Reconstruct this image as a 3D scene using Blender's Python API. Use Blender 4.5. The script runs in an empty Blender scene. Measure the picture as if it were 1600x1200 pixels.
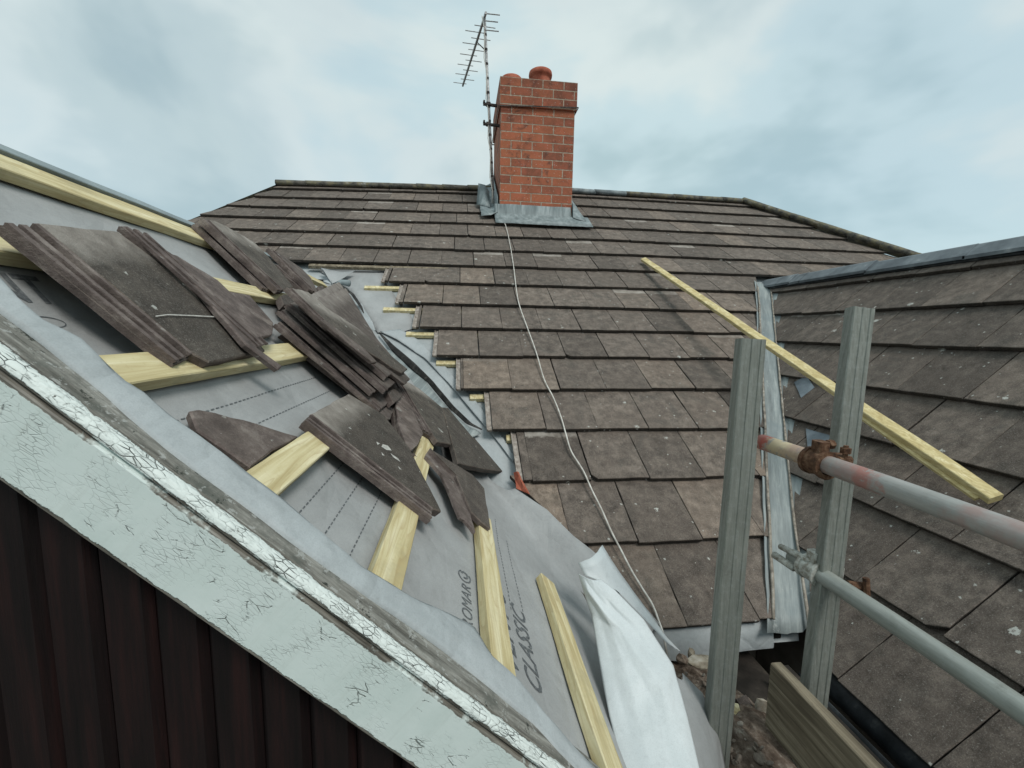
import bpy, bmesh, math, random
from mathutils import Vector, Matrix, noise as mnoise
random.seed(11)
C = bpy.context.scene.collection
V = Vector
cos, sin, R = math.cos, math.sin, math.radians
EYE = 3.6                                  # height of the camera above the ground; the scene is laid out from the eye and lifted at the end
# ------------------------------------------------------------------ camera
F = 673.497
YAW, PIT, ROL = 0.12287, 0.11866, 0.01778
fw = V((sin(YAW)*cos(PIT), cos(YAW)*cos(PIT), -sin(PIT)))
r0 = V((cos(YAW), -sin(YAW), 0)); u0 = r0.cross(fw)
rt = r0*cos(ROL)+u0*sin(ROL); up = u0*cos(ROL)-r0*sin(ROL)
cd = bpy.data.cameras.new('camera'); cam = bpy.data.objects.new('camera', cd); C.objects.link(cam)
cam.matrix_world = Matrix((( rt.x, up.x, -fw.x, 0), (rt.y, up.y, -fw.y, 0), (rt.z, up.z, -fw.z, 0), (0,0,0,1)))
cd.sensor_width = 36; cd.lens = F/1600*36; cd.clip_start = .02; cd.clip_end = 3000
bpy.context.scene.camera = cam
# ------------------------------------------------------------------ the three roof planes
PM_, G, Y0, Z0 = 0.563895, 0.345263, 1.40401, -1.07637       # main slope: pitch, gauge, eaves
PR_, XR, ZR, GR = 0.766322, 1.274365, -1.15064, 0.322688     # right wing
PL_, XL, ZL, GL = 0.744338, 0.286288, -0.808253, 0.276211    # left wing
nM = V((0, -sin(PM_), cos(PM_))); nR = V((-sin(PR_), 0, cos(PR_))); nL = V((sin(PL_), 0, cos(PL_)))
def M(X, k, h=0.):                                            # k counts tile courses up the slope
    g = min(max((X+2.3)/3.8, 0), 1)
    s = (k + (.075*max(k-7, 0)**1.3*g if k > 7 else 0))*G
    return V((X, Y0+s*cos(PM_), Z0+s*sin(PM_)))+nM*h
def RW(Y, s, h=0.): return V((XR+s*cos(PR_), Y, ZR+s*sin(PR_)))+nR*h
def LW(Y, s, h=0.): return V((XL-s*cos(PL_), Y, ZL+s*sin(PL_)))+nL*h
PL0, PR0, PM0 = (nL, V((XL,0,ZL))), (nR, V((XR,0,ZR))), (nM, V((0,Y0,Z0)))
def ray(x, y): return fw+rt*((x-800)/F)-up*((y-600)/F)
def at(x, y, pl, h=0.):                                       # a measured point of the photograph on a roof plane raised by h
    d = ray(x, y); return d*((pl[0].dot(pl[1])+h)/pl[0].dot(d))
def aty(x, y, Y): d = ray(x, y); return d*(Y/d.y)
def atd(x, y, dd): return ray(x, y)*dd
def Lc(P): d = P-V((XL,0,ZL)); return P.y, -d.x*cos(PL_)+d.z*sin(PL_), d.dot(nL)
def lerp(pl, x):                                              # polyline y(x)
    if x <= pl[0][0]: a, b = pl[0], pl[1]
    else:
        for a, b in zip(pl, pl[1:]):
            if x <= b[0]: break
    return a[1]+(b[1]-a[1])*(x-a[0])/(b[0]-a[0])
def N(p, s=1., o=0): return mnoise.noise(V((p[0]*s+o, p[1]*s+o*.7, p[2]*s-o)))
# ------------------------------------------------------------------ object helpers
def obj(name, bm, m, parent=None, smooth=False):
    me = bpy.data.meshes.new(name); bm.normal_update(); bm.to_mesh(me); bm.free()
    o = bpy.data.objects.new(name, me); C.objects.link(o)
    for mm in (m if isinstance(m, (list, tuple)) else [m]): me.materials.append(mm)
    if smooth: me.polygons.foreach_set('use_smooth', [True]*len(me.polygons))
    if parent: o.parent = parent; o.matrix_parent_inverse = Matrix.Translation(-V(parent.location)) if not parent.parent else Matrix.Identity(4)
    return o
LOC = {}
def root_of(o):
    while o.parent: o = o.parent
    return V(o.location)
def empty(name, label, cat, loc=(0,0,0), group=None):
    o = bpy.data.objects.new(name, None); C.objects.link(o); o.location = loc; o.empty_display_size = .1
    return tag(o, label, cat, group)
def tag(o, label, cat=None, group=None, kind=None):
    o['label'] = label
    if cat: o['category'] = cat; o['kind'] = 'thing'
    if group: o['group'] = group
    if kind: o['kind'] = kind
    return o
def newbm():
    bm = bmesh.new(); bm.loops.layers.float_color.new('tcol'); bm.loops.layers.uv.new('UVMap'); return bm
def paint(bm, faces, col):
    L_ = bm.loops.layers.float_color['tcol']
    for f in faces:
        for l in f.loops: l[L_] = col
def hexa(bm, P, col=None):                                    # eight corners: bottom ring, top ring
    v = [bm.verts.new(p) for p in P]
    fs = [bm.faces.new([v[i] for i in q]) for q in ((3,2,1,0),(4,5,6,7),(0,1,5,4),(1,2,6,5),(2,3,7,6),(3,0,4,7))]
    if col and 'tcol' in bm.loops.layers.float_color: paint(bm, fs, col)
    return fs
def bar(bm, a, b, up_, w, t, bev=0., nseg=1, wob=0.):
    """a timber-like bar from a to b: width w across, thickness t along up_; chamfered and slightly uneven"""
    a, b = V(a), V(b); d = (b-a).normalized(); s = d.cross(V(up_)).normalized(); n = s.cross(d)
    c = bev or min(w, t)*.06; ring = [(-w/2+c,-t/2),(w/2-c,-t/2),(w/2,-t/2+c),(w/2,t/2-c),(w/2-c,t/2),(-w/2+c,t/2),(-w/2,t/2-c),(-w/2,-t/2+c)]
    rows = []
    for i in range(nseg+1):
        p = a.lerp(b, i/nseg); k = V((N(p, 3, 5), N(p, 3, 9), N(p, 3, 14)))*wob
        rows.append([bm.verts.new(p+k+s*x+n*y+s*N(p+n*y+s*x, 25)*wob*.4) for x, y in ring])
    for r1, r2 in zip(rows, rows[1:]):
        for j in range(8): bm.faces.new((r1[j], r1[(j+1)%8], r2[(j+1)%8], r2[j]))
    bm.faces.new(rows[0][::-1]); bm.faces.new(rows[-1])
def tube(bm, pts, r, n=12, cap=True):
    pts = [V(p) for p in pts]; rr = r if isinstance(r, (list, tuple)) else [r]*len(pts); rings = []; side = None
    for i, p in enumerate(pts):
        d = (pts[min(i+1, len(pts)-1)]-pts[max(i-1, 0)]).normalized()
        if side is None: side = d.cross(V((0,0,1)) if abs(d.z) < .9 else V((1,0,0))).normalized()
        side = (side-d*side.dot(d)).normalized(); up_ = d.cross(side)
        rings.append([bm.verts.new(p+(side*cos(2*math.pi*j/n)+up_*sin(2*math.pi*j/n))*rr[i]) for j in range(n)])
    for a, b in zip(rings, rings[1:]):
        for j in range(n): bm.faces.new((a[j], a[(j+1)%n], b[(j+1)%n], b[j]))
    if cap: bm.faces.new(rings[0][::-1]); bm.faces.new(rings[-1])
    return rings
def grid(bm, rows, two=False):
    vs = [[bm.verts.new(p) for p in r] for r in rows]
    for a, b in zip(vs, vs[1:]):
        for j in range(len(a)-1):
            bm.faces.new((a[j], a[j+1], b[j+1], b[j]))
    return vs
def thick(o, t, off=-1):
    m = o.modifiers.new('Solidify', 'SOLIDIFY'); m.thickness = t; m.offset = off; return o
def prism(bm, pts, n, t, col=(.5,0,.5,1), cham=.003, jit=.0012, seg=.05, uvf=None, clean_sides=.6, wear=0.):
    """a slab: outline pts (3D, its top face), thickness t against n; edges uneven and chamfered"""
    out = []
    for a, b in zip(pts, pts[1:]+pts[:1]):
        k = max(1, int((b-a).length/seg)); e = (b-a).normalized(); s = e.cross(n)
        for i in range(k):
            p = a.lerp(b, i/k)
            if i: p = p+s*(N(p, 23, 3)*jit+N(p, 90, 1)*jit*.7)
            out.append(p)
    cen = sum(out, V())/len(out)
    def ins(p): d = p-cen; return p-d*(cham/max(d.length, cham*2))
    top = [bm.verts.new(ins(p)+n*N(p, 20, 8)*.0006) for p in out]
    mid = [bm.verts.new(p-n*cham) for p in out]
    bot = [bm.verts.new(ins(p)-n*t) for p in out]
    m = len(out); f0 = bm.faces.new(top); sides = []; ch = []
    for i in range(m):
        j = (i+1) % m
        ch.append(bm.faces.new((mid[i], mid[j], top[j], top[i])))
        sides.append(bm.faces.new((bot[i], bot[j], mid[j], mid[i])))
    fb = bm.faces.new(bot[::-1])
    paint(bm, [f0], col); paint(bm, ch, (min(1, col[0]+wear), min(1, col[1]+wear*.6), col[2], 1)); paint(bm, sides+[fb], (col[0], max(col[1], clean_sides), col[2], 1) if clean_sides >= 0 else (0., 0., col[2], 1))  # below zero the sides go dark: butt grime plus under-course shade in the colour
    if uvf:
        U = bm.loops.layers.uv['UVMap']
        for f in [f0]+ch+sides+[fb]:
            for l in f.loops: l[U].uv = uvf(l.vert.co)
    return [f0]+ch+sides+[fb]
def clip(poly, nx, ns, c):                                    # keep nx*x+ns*s <= c
    out = []
    for a, b in zip(poly, poly[1:]+poly[:1]):
        da, db = nx*a[0]+ns*a[1]-c, nx*b[0]+ns*b[1]-c
        if da <= 0: out.append(a)
        if (da < 0 < db) or (db < 0 < da):
            t = da/(da-db); out.append((a[0]+(b[0]-a[0])*t, a[1]+(b[1]-a[1])*t))
    return out
# ------------------------------------------------------------------ materials
class Mt:
    def __init__(s, name, rough=.8, metal=0., spec=.3):
        s.m = bpy.data.materials.new(name); s.m.use_nodes = True; s.t = s.m.node_tree; s.n = s.t.nodes; s.l = s.t.links
        s.b = s.n['Principled BSDF']; s.b.inputs['Roughness'].default_value = rough; s.b.inputs['Metallic'].default_value = metal
        s.b.inputs['Specular IOR Level'].default_value = spec
        s.tc = s.n.new('ShaderNodeTexCoord'); s.P = s.tc.outputs['Object']
    def put(s, sock, v):
        if isinstance(v, bpy.types.NodeSocket): s.l.new(v, sock)
        elif isinstance(v, (tuple, list)) and len(v) == 3 and sock.type == 'RGBA': sock.default_value = (*v, 1)
        else: sock.default_value = v
    def map(s, scale=(1,1,1), rot=(0,0,0), src=None, loc=(0,0,0)):
        n = s.n.new('ShaderNodeMapping'); n.inputs['Scale'].default_value = scale; n.inputs['Rotation'].default_value = rot; n.inputs['Location'].default_value = loc
        s.l.new(src or s.P, n.inputs['Vector']); return n.outputs[0]
    def noise(s, scale, det=4, rough=.6, vec=None, dist=0., out=0):
        n = s.n.new('ShaderNodeTexNoise'); s.put(n.inputs['Scale'], scale); n.inputs['Detail'].default_value = det; n.inputs['Roughness'].default_value = rough
        n.inputs['Distortion'].default_value = dist; s.l.new(vec or s.P, n.inputs['Vector'])
        if out: return n.outputs[out]
        q = s.n.new('ShaderNodeMath'); q.operation = 'MULTIPLY_ADD'; q.use_clamp = True; q.inputs[1].default_value = 1.5; q.inputs[2].default_value = -.25
        s.l.new(n.outputs[0], q.inputs[0]); return q.outputs[0]
    def vor(s, scale, feat='F1', vec=None, out='Distance', rnd=1.):
        n = s.n.new('ShaderNodeTexVoronoi'); n.feature = feat; n.inputs['Scale'].default_value = scale; n.inputs['Randomness'].default_value = rnd
        s.l.new(vec or s.P, n.inputs['Vector']); return n.outputs[out]
    def ramp(s, fac, *st):
        st = sorted(st, key=lambda q: q[0]); n = s.n.new('ShaderNodeValToRGB'); e = n.color_ramp.elements
        while len(e) < len(st): e.new(.5)
        for x, (p, c) in zip(e, st): x.position = p; x.color = (*c, 1) if isinstance(c, (tuple, list)) else (c, c, c, 1)
        s.put(n.inputs[0], fac); return n.outputs[0]
    def mix(s, fac, a, b, mode='MIX'):
        n = s.n.new('ShaderNodeMix'); n.data_type = 'RGBA'; n.blend_type = mode
        s.put(n.inputs[0], fac); s.put(n.inputs[6], a); s.put(n.inputs[7], b); return n.outputs[2]
    def math(s, op, a, b=0., cl=False):
        n = s.n.new('ShaderNodeMath'); n.operation = op; n.use_clamp = cl; s.put(n.inputs[0], a); s.put(n.inputs[1], b); return n.outputs[0]
    def sep(s, v):
        n = s.n.new('ShaderNodeSeparateXYZ'); s.l.new(v, n.inputs[0]); return n.outputs
    def step(s, v, lo, hi):
        n = s.n.new('ShaderNodeMapRange'); n.clamp = True; s.put(n.inputs[0], v); n.inputs[1].default_value = lo; n.inputs[2].default_value = hi
        return n.outputs[0]
    def attr(s, name='tcol'):
        n = s.n.new('ShaderNodeAttribute'); n.attribute_name = name
        q = s.n.new('ShaderNodeSeparateColor'); s.l.new(n.outputs['Color'], q.inputs[0]); return q.outputs
    def bump(s, h, dist=.002, st=1.):
        n = s.n.new('ShaderNodeBump'); n.inputs['Distance'].default_value = dist; n.inputs['Strength'].default_value = st
        s.put(n.inputs['Height'], h)
        if s.b.inputs['Normal'].is_linked: s.l.new(s.b.inputs['Normal'].links[0].from_socket, n.inputs['Normal'])
        s.l.new(n.outputs[0], s.b.inputs['Normal'])
    def col(s, c): s.put(s.b.inputs['Base Color'], c); return s
    def rough(s, c): s.put(s.b.inputs['Roughness'], c); return s
def gen(o): return o
def tile_material(name, loose=False, axis='x'):
    m = Mt(name, .88); A = m.attr(); uv = m.tc.outputs['UV']; US = m.sep(uv)
    big = m.noise(3.1, 4, .65); med = m.noise(17, 6, .7); fine = m.noise(260, 3, .8); grit = m.vor(420)
    streak = m.noise(1., 6, .7, m.map((48, 15, 1), src=uv))
    base = m.ramp(med, (.22, (.062,.054,.047)), (.5, (.132,.116,.101)), (.8, (.235,.209,.181)))
    base = m.mix(m.math('MULTIPLY', m.step(streak, .5, .95), .55), base, (.28,.25,.212))
    spk = m.noise(150, 4, .8); base = m.mix(m.math('MULTIPLY', m.step(spk, .58, .9), .65), base, (.31,.285,.25)); base = m.mix(m.math('MULTIPLY', m.step(spk, .42, .12), .75), base, (.04,.036,.031))
    base = m.mix(m.step(big, .38, .72), base, m.mix(.5, base, (.125,.107,.092)))
    base = m.mix(m.math('MULTIPLY', m.step(m.noise(6, 5, .6, dist=1.), .55, .8), .45), base, (.075,.076,.069))
    base = m.mix(1., base, (.60,.58,.56) if loose else (1.04,.97,.94), 'MULTIPLY')
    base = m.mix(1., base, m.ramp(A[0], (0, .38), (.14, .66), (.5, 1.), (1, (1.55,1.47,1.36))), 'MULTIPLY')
    base = m.mix(m.math('MULTIPLY', m.step(fine, .58, .78), .5), base, (.34,.32,.29))
    base = m.mix(m.math('MULTIPLY', m.step(fine, .42, .22), .6), base, (.028,.025,.022))
    # clean head band that slipped out from under the course above, on some tiles
    hv = m.math('ADD', US[1], m.math('MULTIPLY', m.math('SUBTRACT', m.noise(30, 3), .5), .03))
    band = m.math('MULTIPLY', m.step(hv, .306 if not loose else .29, .316 if not loose else .35), m.step(A[2], .8, .86) if not loose else 1.)
    clean = m.ramp(m.noise(9, 6, .7, m.map((1,1,1))), (.25, (.17,.15,.13)), (.5, (.29,.262,.232)), (.75, (.43,.40,.36)))
    base = m.mix(m.math('MULTIPLY', band, .8), base, clean)
    pur = m.ramp(m.noise(14, 6, .75), (.28, (.075,.058,.053)), (.52, (.145,.115,.105)), (.78, (.28,.24,.215)))
    base = m.mix(A[1], base, pur)
    # lichen: rare pale rosettes and droppings
    cell = m.vor(13, vec=m.noise(3, 2, out=1) if False else None, out='Color'); dd = m.vor(13); cs = m.sep(cell)
    wob = m.math('ADD', dd, m.math('MULTIPLY', m.math('SUBTRACT', m.noise(70, 5, .8), .5), .34))
    rad = m.math('MULTIPLY', m.step(cs[0], .83, 1.), .2)
    l1 = m.math('LESS_THAN', wob, rad)
    d2 = m.math('ADD', m.vor(48), m.math('MULTIPLY', m.math('SUBTRACT', m.noise(170, 4, .8), .5), .5))
    c2 = m.sep(m.vor(48, out='Color'))
    l2 = m.math('LESS_THAN', d2, m.math('MULTIPLY', m.step(c2[1], .9, 1.), .26))
    lic = m.math('MAXIMUM', m.math('MULTIPLY', l1, m.step(m.noise(90, 3, .7), .3, .55)), m.math('MULTIPLY', l2, .8))
    base = m.mix(m.math('MULTIPLY', lic, m.math('SUBTRACT', .85, m.math('MULTIPLY', A[1], .6))), base, (.52,.53,.49))
    smear = m.math('MULTIPLY', m.step(m.noise(1, 6, .7, m.map((28, 28, 28)), dist=.8), .76, .84), m.step(m.noise(2.3, 2), .52, .66))
    base = m.mix(m.math('MULTIPLY', smear, .4), base, (.4,.39,.36))
    m.col(base); m.bump(fine, .0018, .8); m.bump(med, .004, .6); m.bump(grit, .0008, .5)
    return m.m
def simple(name, stops, scale, rough=.7, metal=0., bump=.001, stretch=(1,1,1), det=5, spec=.3, rot=(0,0,0)):
    m = Mt(name, rough, metal, spec); n = m.noise(scale, det, .65, m.map(stretch, rot)); m.col(m.ramp(n, *stops)); m.bump(n, bump, .6); return m.m
def timber(name, a, b, c, knot, axis=1, rough=.7):
    m = Mt(name, rough); st = [42, 42, 42]; st[axis] = 2.6; v = m.map(tuple(st))
    g = m.noise(1.1, 5, .55, v, .7); w = m.math('FRACT', m.math('MULTIPLY', m.noise(.55, 2, .4, v), 9.))
    c0 = m.ramp(g, (.3, a), (.52, b), (.75, c)); ring = m.math('MULTIPLY', m.step(w, .62, .95), .32)
    c0 = m.mix(ring, c0, knot)
    kd = m.vor(9., vec=m.map((1,1,1))); kc = m.sep(m.vor(9., out='Color'))
    k = m.math('MULTIPLY', m.step(kd, .13, .06), m.step(kc[0], .55, .58)); c0 = m.mix(m.math('MULTIPLY', k, .8), c0, knot)
    d = m.math('MULTIPLY', m.step(m.noise(7, 5, .7), .55, .8), .35); c0 = m.mix(d, c0, tuple(x*.55 for x in b))
    c0 = m.mix(m.step(m.vor(60), .09, .05), c0, (.04,.03,.02)) if False else c0
    sp = m.noise(120, 3, .7); c0 = m.mix(m.math('MULTIPLY', m.step(sp, .6, .85), .25), c0, knot); c0 = m.mix(m.math('MULTIPLY', m.step(m.noise(3.5, 6, .75), .6, .9), .3), c0, (.30,.27,.2))
    m.col(c0); m.bump(g, .0012, .7); return m.m
def cloth(name, base, var, rough=.62, crease=.0, gloss=.25, trans=0.):
    m = Mt(name, rough, 0, gloss); n = m.noise(5, 4, .6); f = m.noise(400, 2, .5); d = m.noise(2.2, 5, .65)
    c0 = m.mix(m.step(n, .3, .72), base, var); c0 = m.mix(m.math('MULTIPLY', m.step(m.noise(26, 5, .75), .58, .8), .3), c0, tuple(x*.72 for x in base))
    c0 = m.mix(m.math('MULTIPLY', m.step(f, .4, .8), .2), c0, tuple(x*.6 for x in base)); c0 = m.mix(m.math('MULTIPLY', m.step(m.noise(110, 3, .7), .5, .85), .16), c0, tuple(x*.62 for x in base))
    c0 = m.mix(m.math('MULTIPLY', m.step(m.noise(60, 5, .8), .72, .9), .35), c0, (.16,.15,.135)); c0 = m.mix(m.math('MULTIPLY', m.step(m.noise(1, 6, .75, m.map((9, 3, 9))), .62, .9), .25), c0, tuple(x*.6 for x in base))
    m.col(c0); m.bump(f, .0004, .5); m.bump(n, .004, .4)
    wr = m.noise(1., 3, .55, m.map((9, 3.5, 5)), 1.1); m.bump(wr, crease, .35)
    ed = m.vor(1., 'DISTANCE_TO_EDGE', m.mix(.5, m.map((5.5, 3.2, 5.5)), m.noise(3, 2, .5, out=1), 'ADD')); m.bump(m.step(ed, 0., .10), .0035 if crease > .004 else .0014, .55)
    ed2 = m.vor(1., 'DISTANCE_TO_EDGE', m.mix(.5, m.map((17, 9, 17)), m.noise(3, 2, .5, out=1), 'ADD')); m.bump(m.step(ed2, 0., .14), .0013 if crease > .004 else .0004, .5)
    return m.m
LIPM = simple('clean tile edge', ((.25,(.17,.14,.12)),(.5,(.28,.245,.215)),(.8,(.42,.385,.345))), 40, .9, 0, .002)
T_ROOF = tile_material('concrete tile')
T_LOOSE = tile_material('loose concrete tile', True)
W_NEW = timber('treated softwood', (.47,.39,.205), (.60,.525,.305), (.72,.655,.435), (.37,.25,.11))
W_LATH = timber('treated softwood along', (.50,.40,.19), (.61,.51,.265), (.73,.64,.39), (.34,.23,.1))
W_OLD = timber('weathered board', (.11,.088,.06), (.2,.165,.115), (.31,.265,.19), (.07,.055,.04))
UNDER = cloth('grey underlay', (.30,.308,.308), (.365,.375,.375), crease=.008)
UNDER2 = cloth('pale underlay', (.335,.365,.373), (.41,.44,.448), crease=.008)
SHEET = cloth('white underlay', (.56,.605,.615), (.62,.66,.67), .5, gloss=.35, crease=.003)
LEADG = cloth('dull lead', (.2,.24,.25), (.3,.36,.37), .55)
def lead():
    m = Mt('lead', .55, .0, .45); d = V((.657, 1., .633)).normalized(); e = d.rotation_difference(V((0,1,0))).to_euler()
    n = m.noise(1, 6, .7, m.map((26, 2.2, 26), src=m.map((1,1,1), tuple(e)))); b = m.noise(4, 5, .65)
    c0 = m.ramp(n, (.2, (.13,.15,.152)), (.5, (.225,.255,.255)), (.8, (.36,.395,.385)))
    c0 = m.mix(m.math('MULTIPLY', m.step(b, .5, .75), .5), c0, (.16,.2,.215)); c0 = m.mix(m.math('MULTIPLY', m.step(m.noise(17, 5, .7), .68, .8), .7), c0, (.46,.49,.47))
    m.col(c0); m.bump(n, .003, .6); m.bump(b, .01, .5); return m.m
LEAD = lead()
LEADF = simple('dressed lead', ((.2,(.10,.125,.13)),(.5,(.19,.225,.23)),(.75,(.29,.33,.335)),(.9,(.42,.45,.44))), 1., .55, 0, .006, (16,16,3), 6)
MOSS = simple('mossy mortar', ((.3,(.07,.07,.06)),(.5,(.16,.155,.135)),(.68,(.24,.235,.21)),(.8,(.34,.33,.3))), 16, .95, 0, .006, (1,1,1), 8)
def mortar_strip():
    m = Mt('weathered verge board', .92); n = m.noise(1, 7, .7, m.map((60, 7, 60))); b = m.noise(9, 6, .7)
    c0 = m.ramp(n, (.28, (.09,.087,.075)), (.5, (.205,.2,.178)), (.72, (.32,.315,.285)))
    c0 = m.mix(m.step(b, .52, .7), c0, (.11,.115,.10)); c0 = m.mix(m.step(m.noise(24, 6, .75), .64, .7), c0, (.035,.04,.032)); c0 = m.mix(m.math('MULTIPLY', m.step(m.noise(40, 5, .7), .6, .66), .6), c0, (.42,.43,.41))
    m.col(c0); m.bump(n, .003, .8); m.bump(b, .006, .7); return m.m
VERGE = mortar_strip()
def peeling():
    m = Mt('peeling mint paint', .55, 0, .3); S = m.sep(m.P)               # object axes: X across the verge (Y), Y along the rake, Z off the slope
    warp = m.noise(9, 4, .6, out=1)
    def cells(sc, w, k): return m.vor(1., 'DISTANCE_TO_EDGE', m.mix(w, m.map(sc), warp, 'ADD'))
    patch = m.noise(5.5, 5, .6); p2 = m.noise(11, 5, .65); tilt = m.noise(2.1, 3, .6)
    top = m.step(S[2], -.006, -.004)
    paint_ = m.mix(m.step(p2, .3, .75), (.60,.675,.645), (.645,.71,.685))
    paint_ = m.mix(m.math('MULTIPLY', m.step(m.noise(34, 4, .7), .5, .85), .22), paint_, (.47,.555,.525))
    paint_ = m.mix(m.math('MULTIPLY', m.step(m.noise(1, 5, .7, m.map((8, 2, 3))), .5, .85), .35), paint_, (.46,.55,.54))
    paint_ = m.mix(m.math('MULTIPLY', top, .6), paint_, (.64,.675,.648))
    hair = m.math('MULTIPLY', m.step(cells((120, 60, 170), 3.2, 0), .055, .0), m.math('MULTIPLY', m.step(m.noise(13, 5, .7), .42, .74), .46))
    mid = m.math('MULTIPLY', m.step(cells((40, 26, 62), 1.6, 0), .034, .008), m.math('MULTIPLY', m.step(m.noise(26, 5, .75), .58, .70), .85))
    star = m.math('MULTIPLY', m.step(cells((20, 13, 30), .9, 0), .05, .02), m.step(patch, .70, .76))
    capc = m.math('MULTIPLY', m.step(cells((150, 62, 150), 2.8, 0), .06, .005), m.math('MULTIPLY', m.step(m.noise(22, 5, .7), .42, .66), m.math('MULTIPLY', top, .85)))
    gap = m.math('MAXIMUM', m.math('MAXIMUM', hair, mid), m.math('MAXIMUM', star, capc))
    paint_ = m.mix(m.math('MULTIPLY', m.step(m.noise(1, 6, .75, m.map((14, 40, 3))), .55, .95), .35), paint_, (.40,.43,.39))
    c0 = m.mix(gap, paint_, (.12,.13,.118))
    rim = m.math('ADD', S[0], m.math('MULTIPLY', m.math('SUBTRACT', m.noise(24, 7, .75), .5), .019))
    edge = m.math('MULTIPLY', m.step(rim, .0045, .0052), top)
    peel = m.math('MAXIMUM', m.math('MULTIPLY', m.step(m.noise(18, 8, .72, dist=.4), .83, .845), m.step(patch, .5, .6)), m.math('MULTIPLY', m.step(m.noise(40, 8, .75, dist=.6), .76, .775), top))
    wood = m.ramp(m.noise(1, 5, .7, m.map((90, 8, 90))), (.25, (.06,.055,.045)), (.5, (.15,.14,.118)), (.8, (.27,.255,.225)))
    zz = m.math('ADD', S[2], m.math('MULTIPLY', m.math('SUBTRACT', m.noise(30, 6, .75), .5), .009))
    ledge = m.math('MULTIPLY', m.math('MULTIPLY', m.step(zz, -.0165, -.0155), m.step(zz, -.0035, -.0045)), m.step(m.noise(6, 6, .7), .36, .46))
    low = m.step(zz, -.1125, -.1135)
    bare = m.math('MAXIMUM', m.math('MAXIMUM', peel, edge), m.math('MAXIMUM', ledge, low))
    c0 = m.mix(bare, c0, wood); c0 = m.mix(m.math('MULTIPLY', m.step(m.noise(4.3, 7, .7), .80, .83), m.math('SUBTRACT', 1., top)), c0, (.33,.16,.05)) if False else c0
    m.col(c0); m.rough(m.ramp(p2, (.3, .45), (.7, .65)))
    hgt = m.math('SUBTRACT', 1., m.math('MAXIMUM', gap, bare)); m.bump(hgt, .0014, 1.); m.bump(p2, .0015, .4)
    m.bump(m.math('MULTIPLY', m.step(cells((150, 62, 150), 2.8, 0), 0., .3), top), .0012, .6)
    return m.m
PEEL = peeling()
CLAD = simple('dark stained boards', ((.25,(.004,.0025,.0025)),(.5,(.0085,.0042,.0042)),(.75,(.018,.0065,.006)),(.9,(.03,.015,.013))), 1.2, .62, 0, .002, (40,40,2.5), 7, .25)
GALV = None
def galv(name, tint=(1,1,1), dirt=.5, red=False, along=False):
    m = Mt(name, .55, .35, .4); n = m.noise(1, 6, .7, m.map((110, 110, 2.2) if not (red or along) else (30, 3.5, 30))); b = m.noise(8, 5, .7)
    c0 = m.ramp(n, (.2, (.165*tint[0],.185*tint[1],.17*tint[2])), (.52, (.225*tint[0],.255*tint[1],.238*tint[2])), (.85, (.31*tint[0],.335*tint[1],.315*tint[2])))
    c0 = m.mix(m.math('MULTIPLY', m.step(b, .5, .9), dirt), c0, (.13,.14,.12)); c0 = m.mix(m.math('MULTIPLY', m.step(m.noise(70, 4, .75), .5, .85), .35), c0, (.36,.385,.37)); c0 = m.mix(m.math('MULTIPLY', m.step(m.noise(14, 6, .8), .66, .9), .5), c0, (.10,.10,.085)); c0 = m.mix(m.math('MULTIPLY', m.step(m.noise(45, 4, .7), .82, .92), .5), c0, (.45,.47,.44))
    if red:
        Y = m.sep(m.P)[1]; wb = m.math('ADD', Y, m.math('MULTIPLY', m.math('SUBTRACT', m.noise(20, 5, .7), .5), .12))
        f = m.noise(26, 6, .75)
        cream = m.math('MULTIPLY', m.step(wb, .985, 1.0), m.step(f, .36, .44)); c0 = m.mix(cream, c0, (.56,.47,.31))
        rr = m.math('MULTIPLY', m.step(wb, 1.135, 1.16), m.step(f, .36, .44)); c0 = m.mix(rr, c0, (.42,.11,.085))
        r2 = m.math('MULTIPLY', m.step(m.noise(5, 5, .7), .45, .62), .6); c0 = m.mix(r2, c0, (.36,.215,.19))
        r3 = m.math('MULTIPLY', m.math('MULTIPLY', m.step(wb, .80, .83), m.step(wb, .90, .87)), m.step(f, .44, .5)); c0 = m.mix(m.math('MULTIPLY', r3, .8), c0, (.40,.17,.14))
    m.rough(m.ramp(n, (.3, .65), (.7, .42))); m.col(c0); m.bump(n, .0012, .5); m.bump(b, .002, .4); return m.m
POST = galv('galvanised post', (1.,.93,.89)); TUBE_A = galv('painted scaffold tube', (1.55,1.36,1.38), .3, True); TUBE_B = galv('scaffold tube', (1.42,1.33,1.32), .35, along=True)
RUST = simple('rusty steel', ((.25,(.04,.022,.015)),(.5,(.115,.058,.033)),(.75,(.2,.125,.08)),(.88,(.3,.25,.19))), 60, .85, .2, .004, (1,1,1), 6)
ZINC = simple('zinc fitting', ((.3,(.22,.2,.16)),(.5,(.42,.42,.38)),(.75,(.58,.6,.56))), 50, .5, .3, .002)
BLACK = simple('black plastic', ((.3,(.012,.014,.016)),(.6,(.03,.034,.038)),(.8,(.08,.085,.085))), 14, .55, 0, .002)
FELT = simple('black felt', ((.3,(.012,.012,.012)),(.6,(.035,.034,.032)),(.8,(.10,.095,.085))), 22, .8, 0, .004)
DARKW = simple('dark void timber', ((.3,(.012,.010,.008)),(.6,(.028,.023,.019)),(.8,(.06,.05,.04))), 8, .95, 0, .004)  # timber colour blackened to carry the shade of the void below the eaves
SLATE = simple('blue ridge tile', ((.3,(.065,.078,.088)),(.5,(.105,.123,.137)),(.72,(.165,.188,.202)),(.85,(.30,.32,.325))), 7, .5, 0, .002, (1,1,1), 6, .45)
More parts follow.
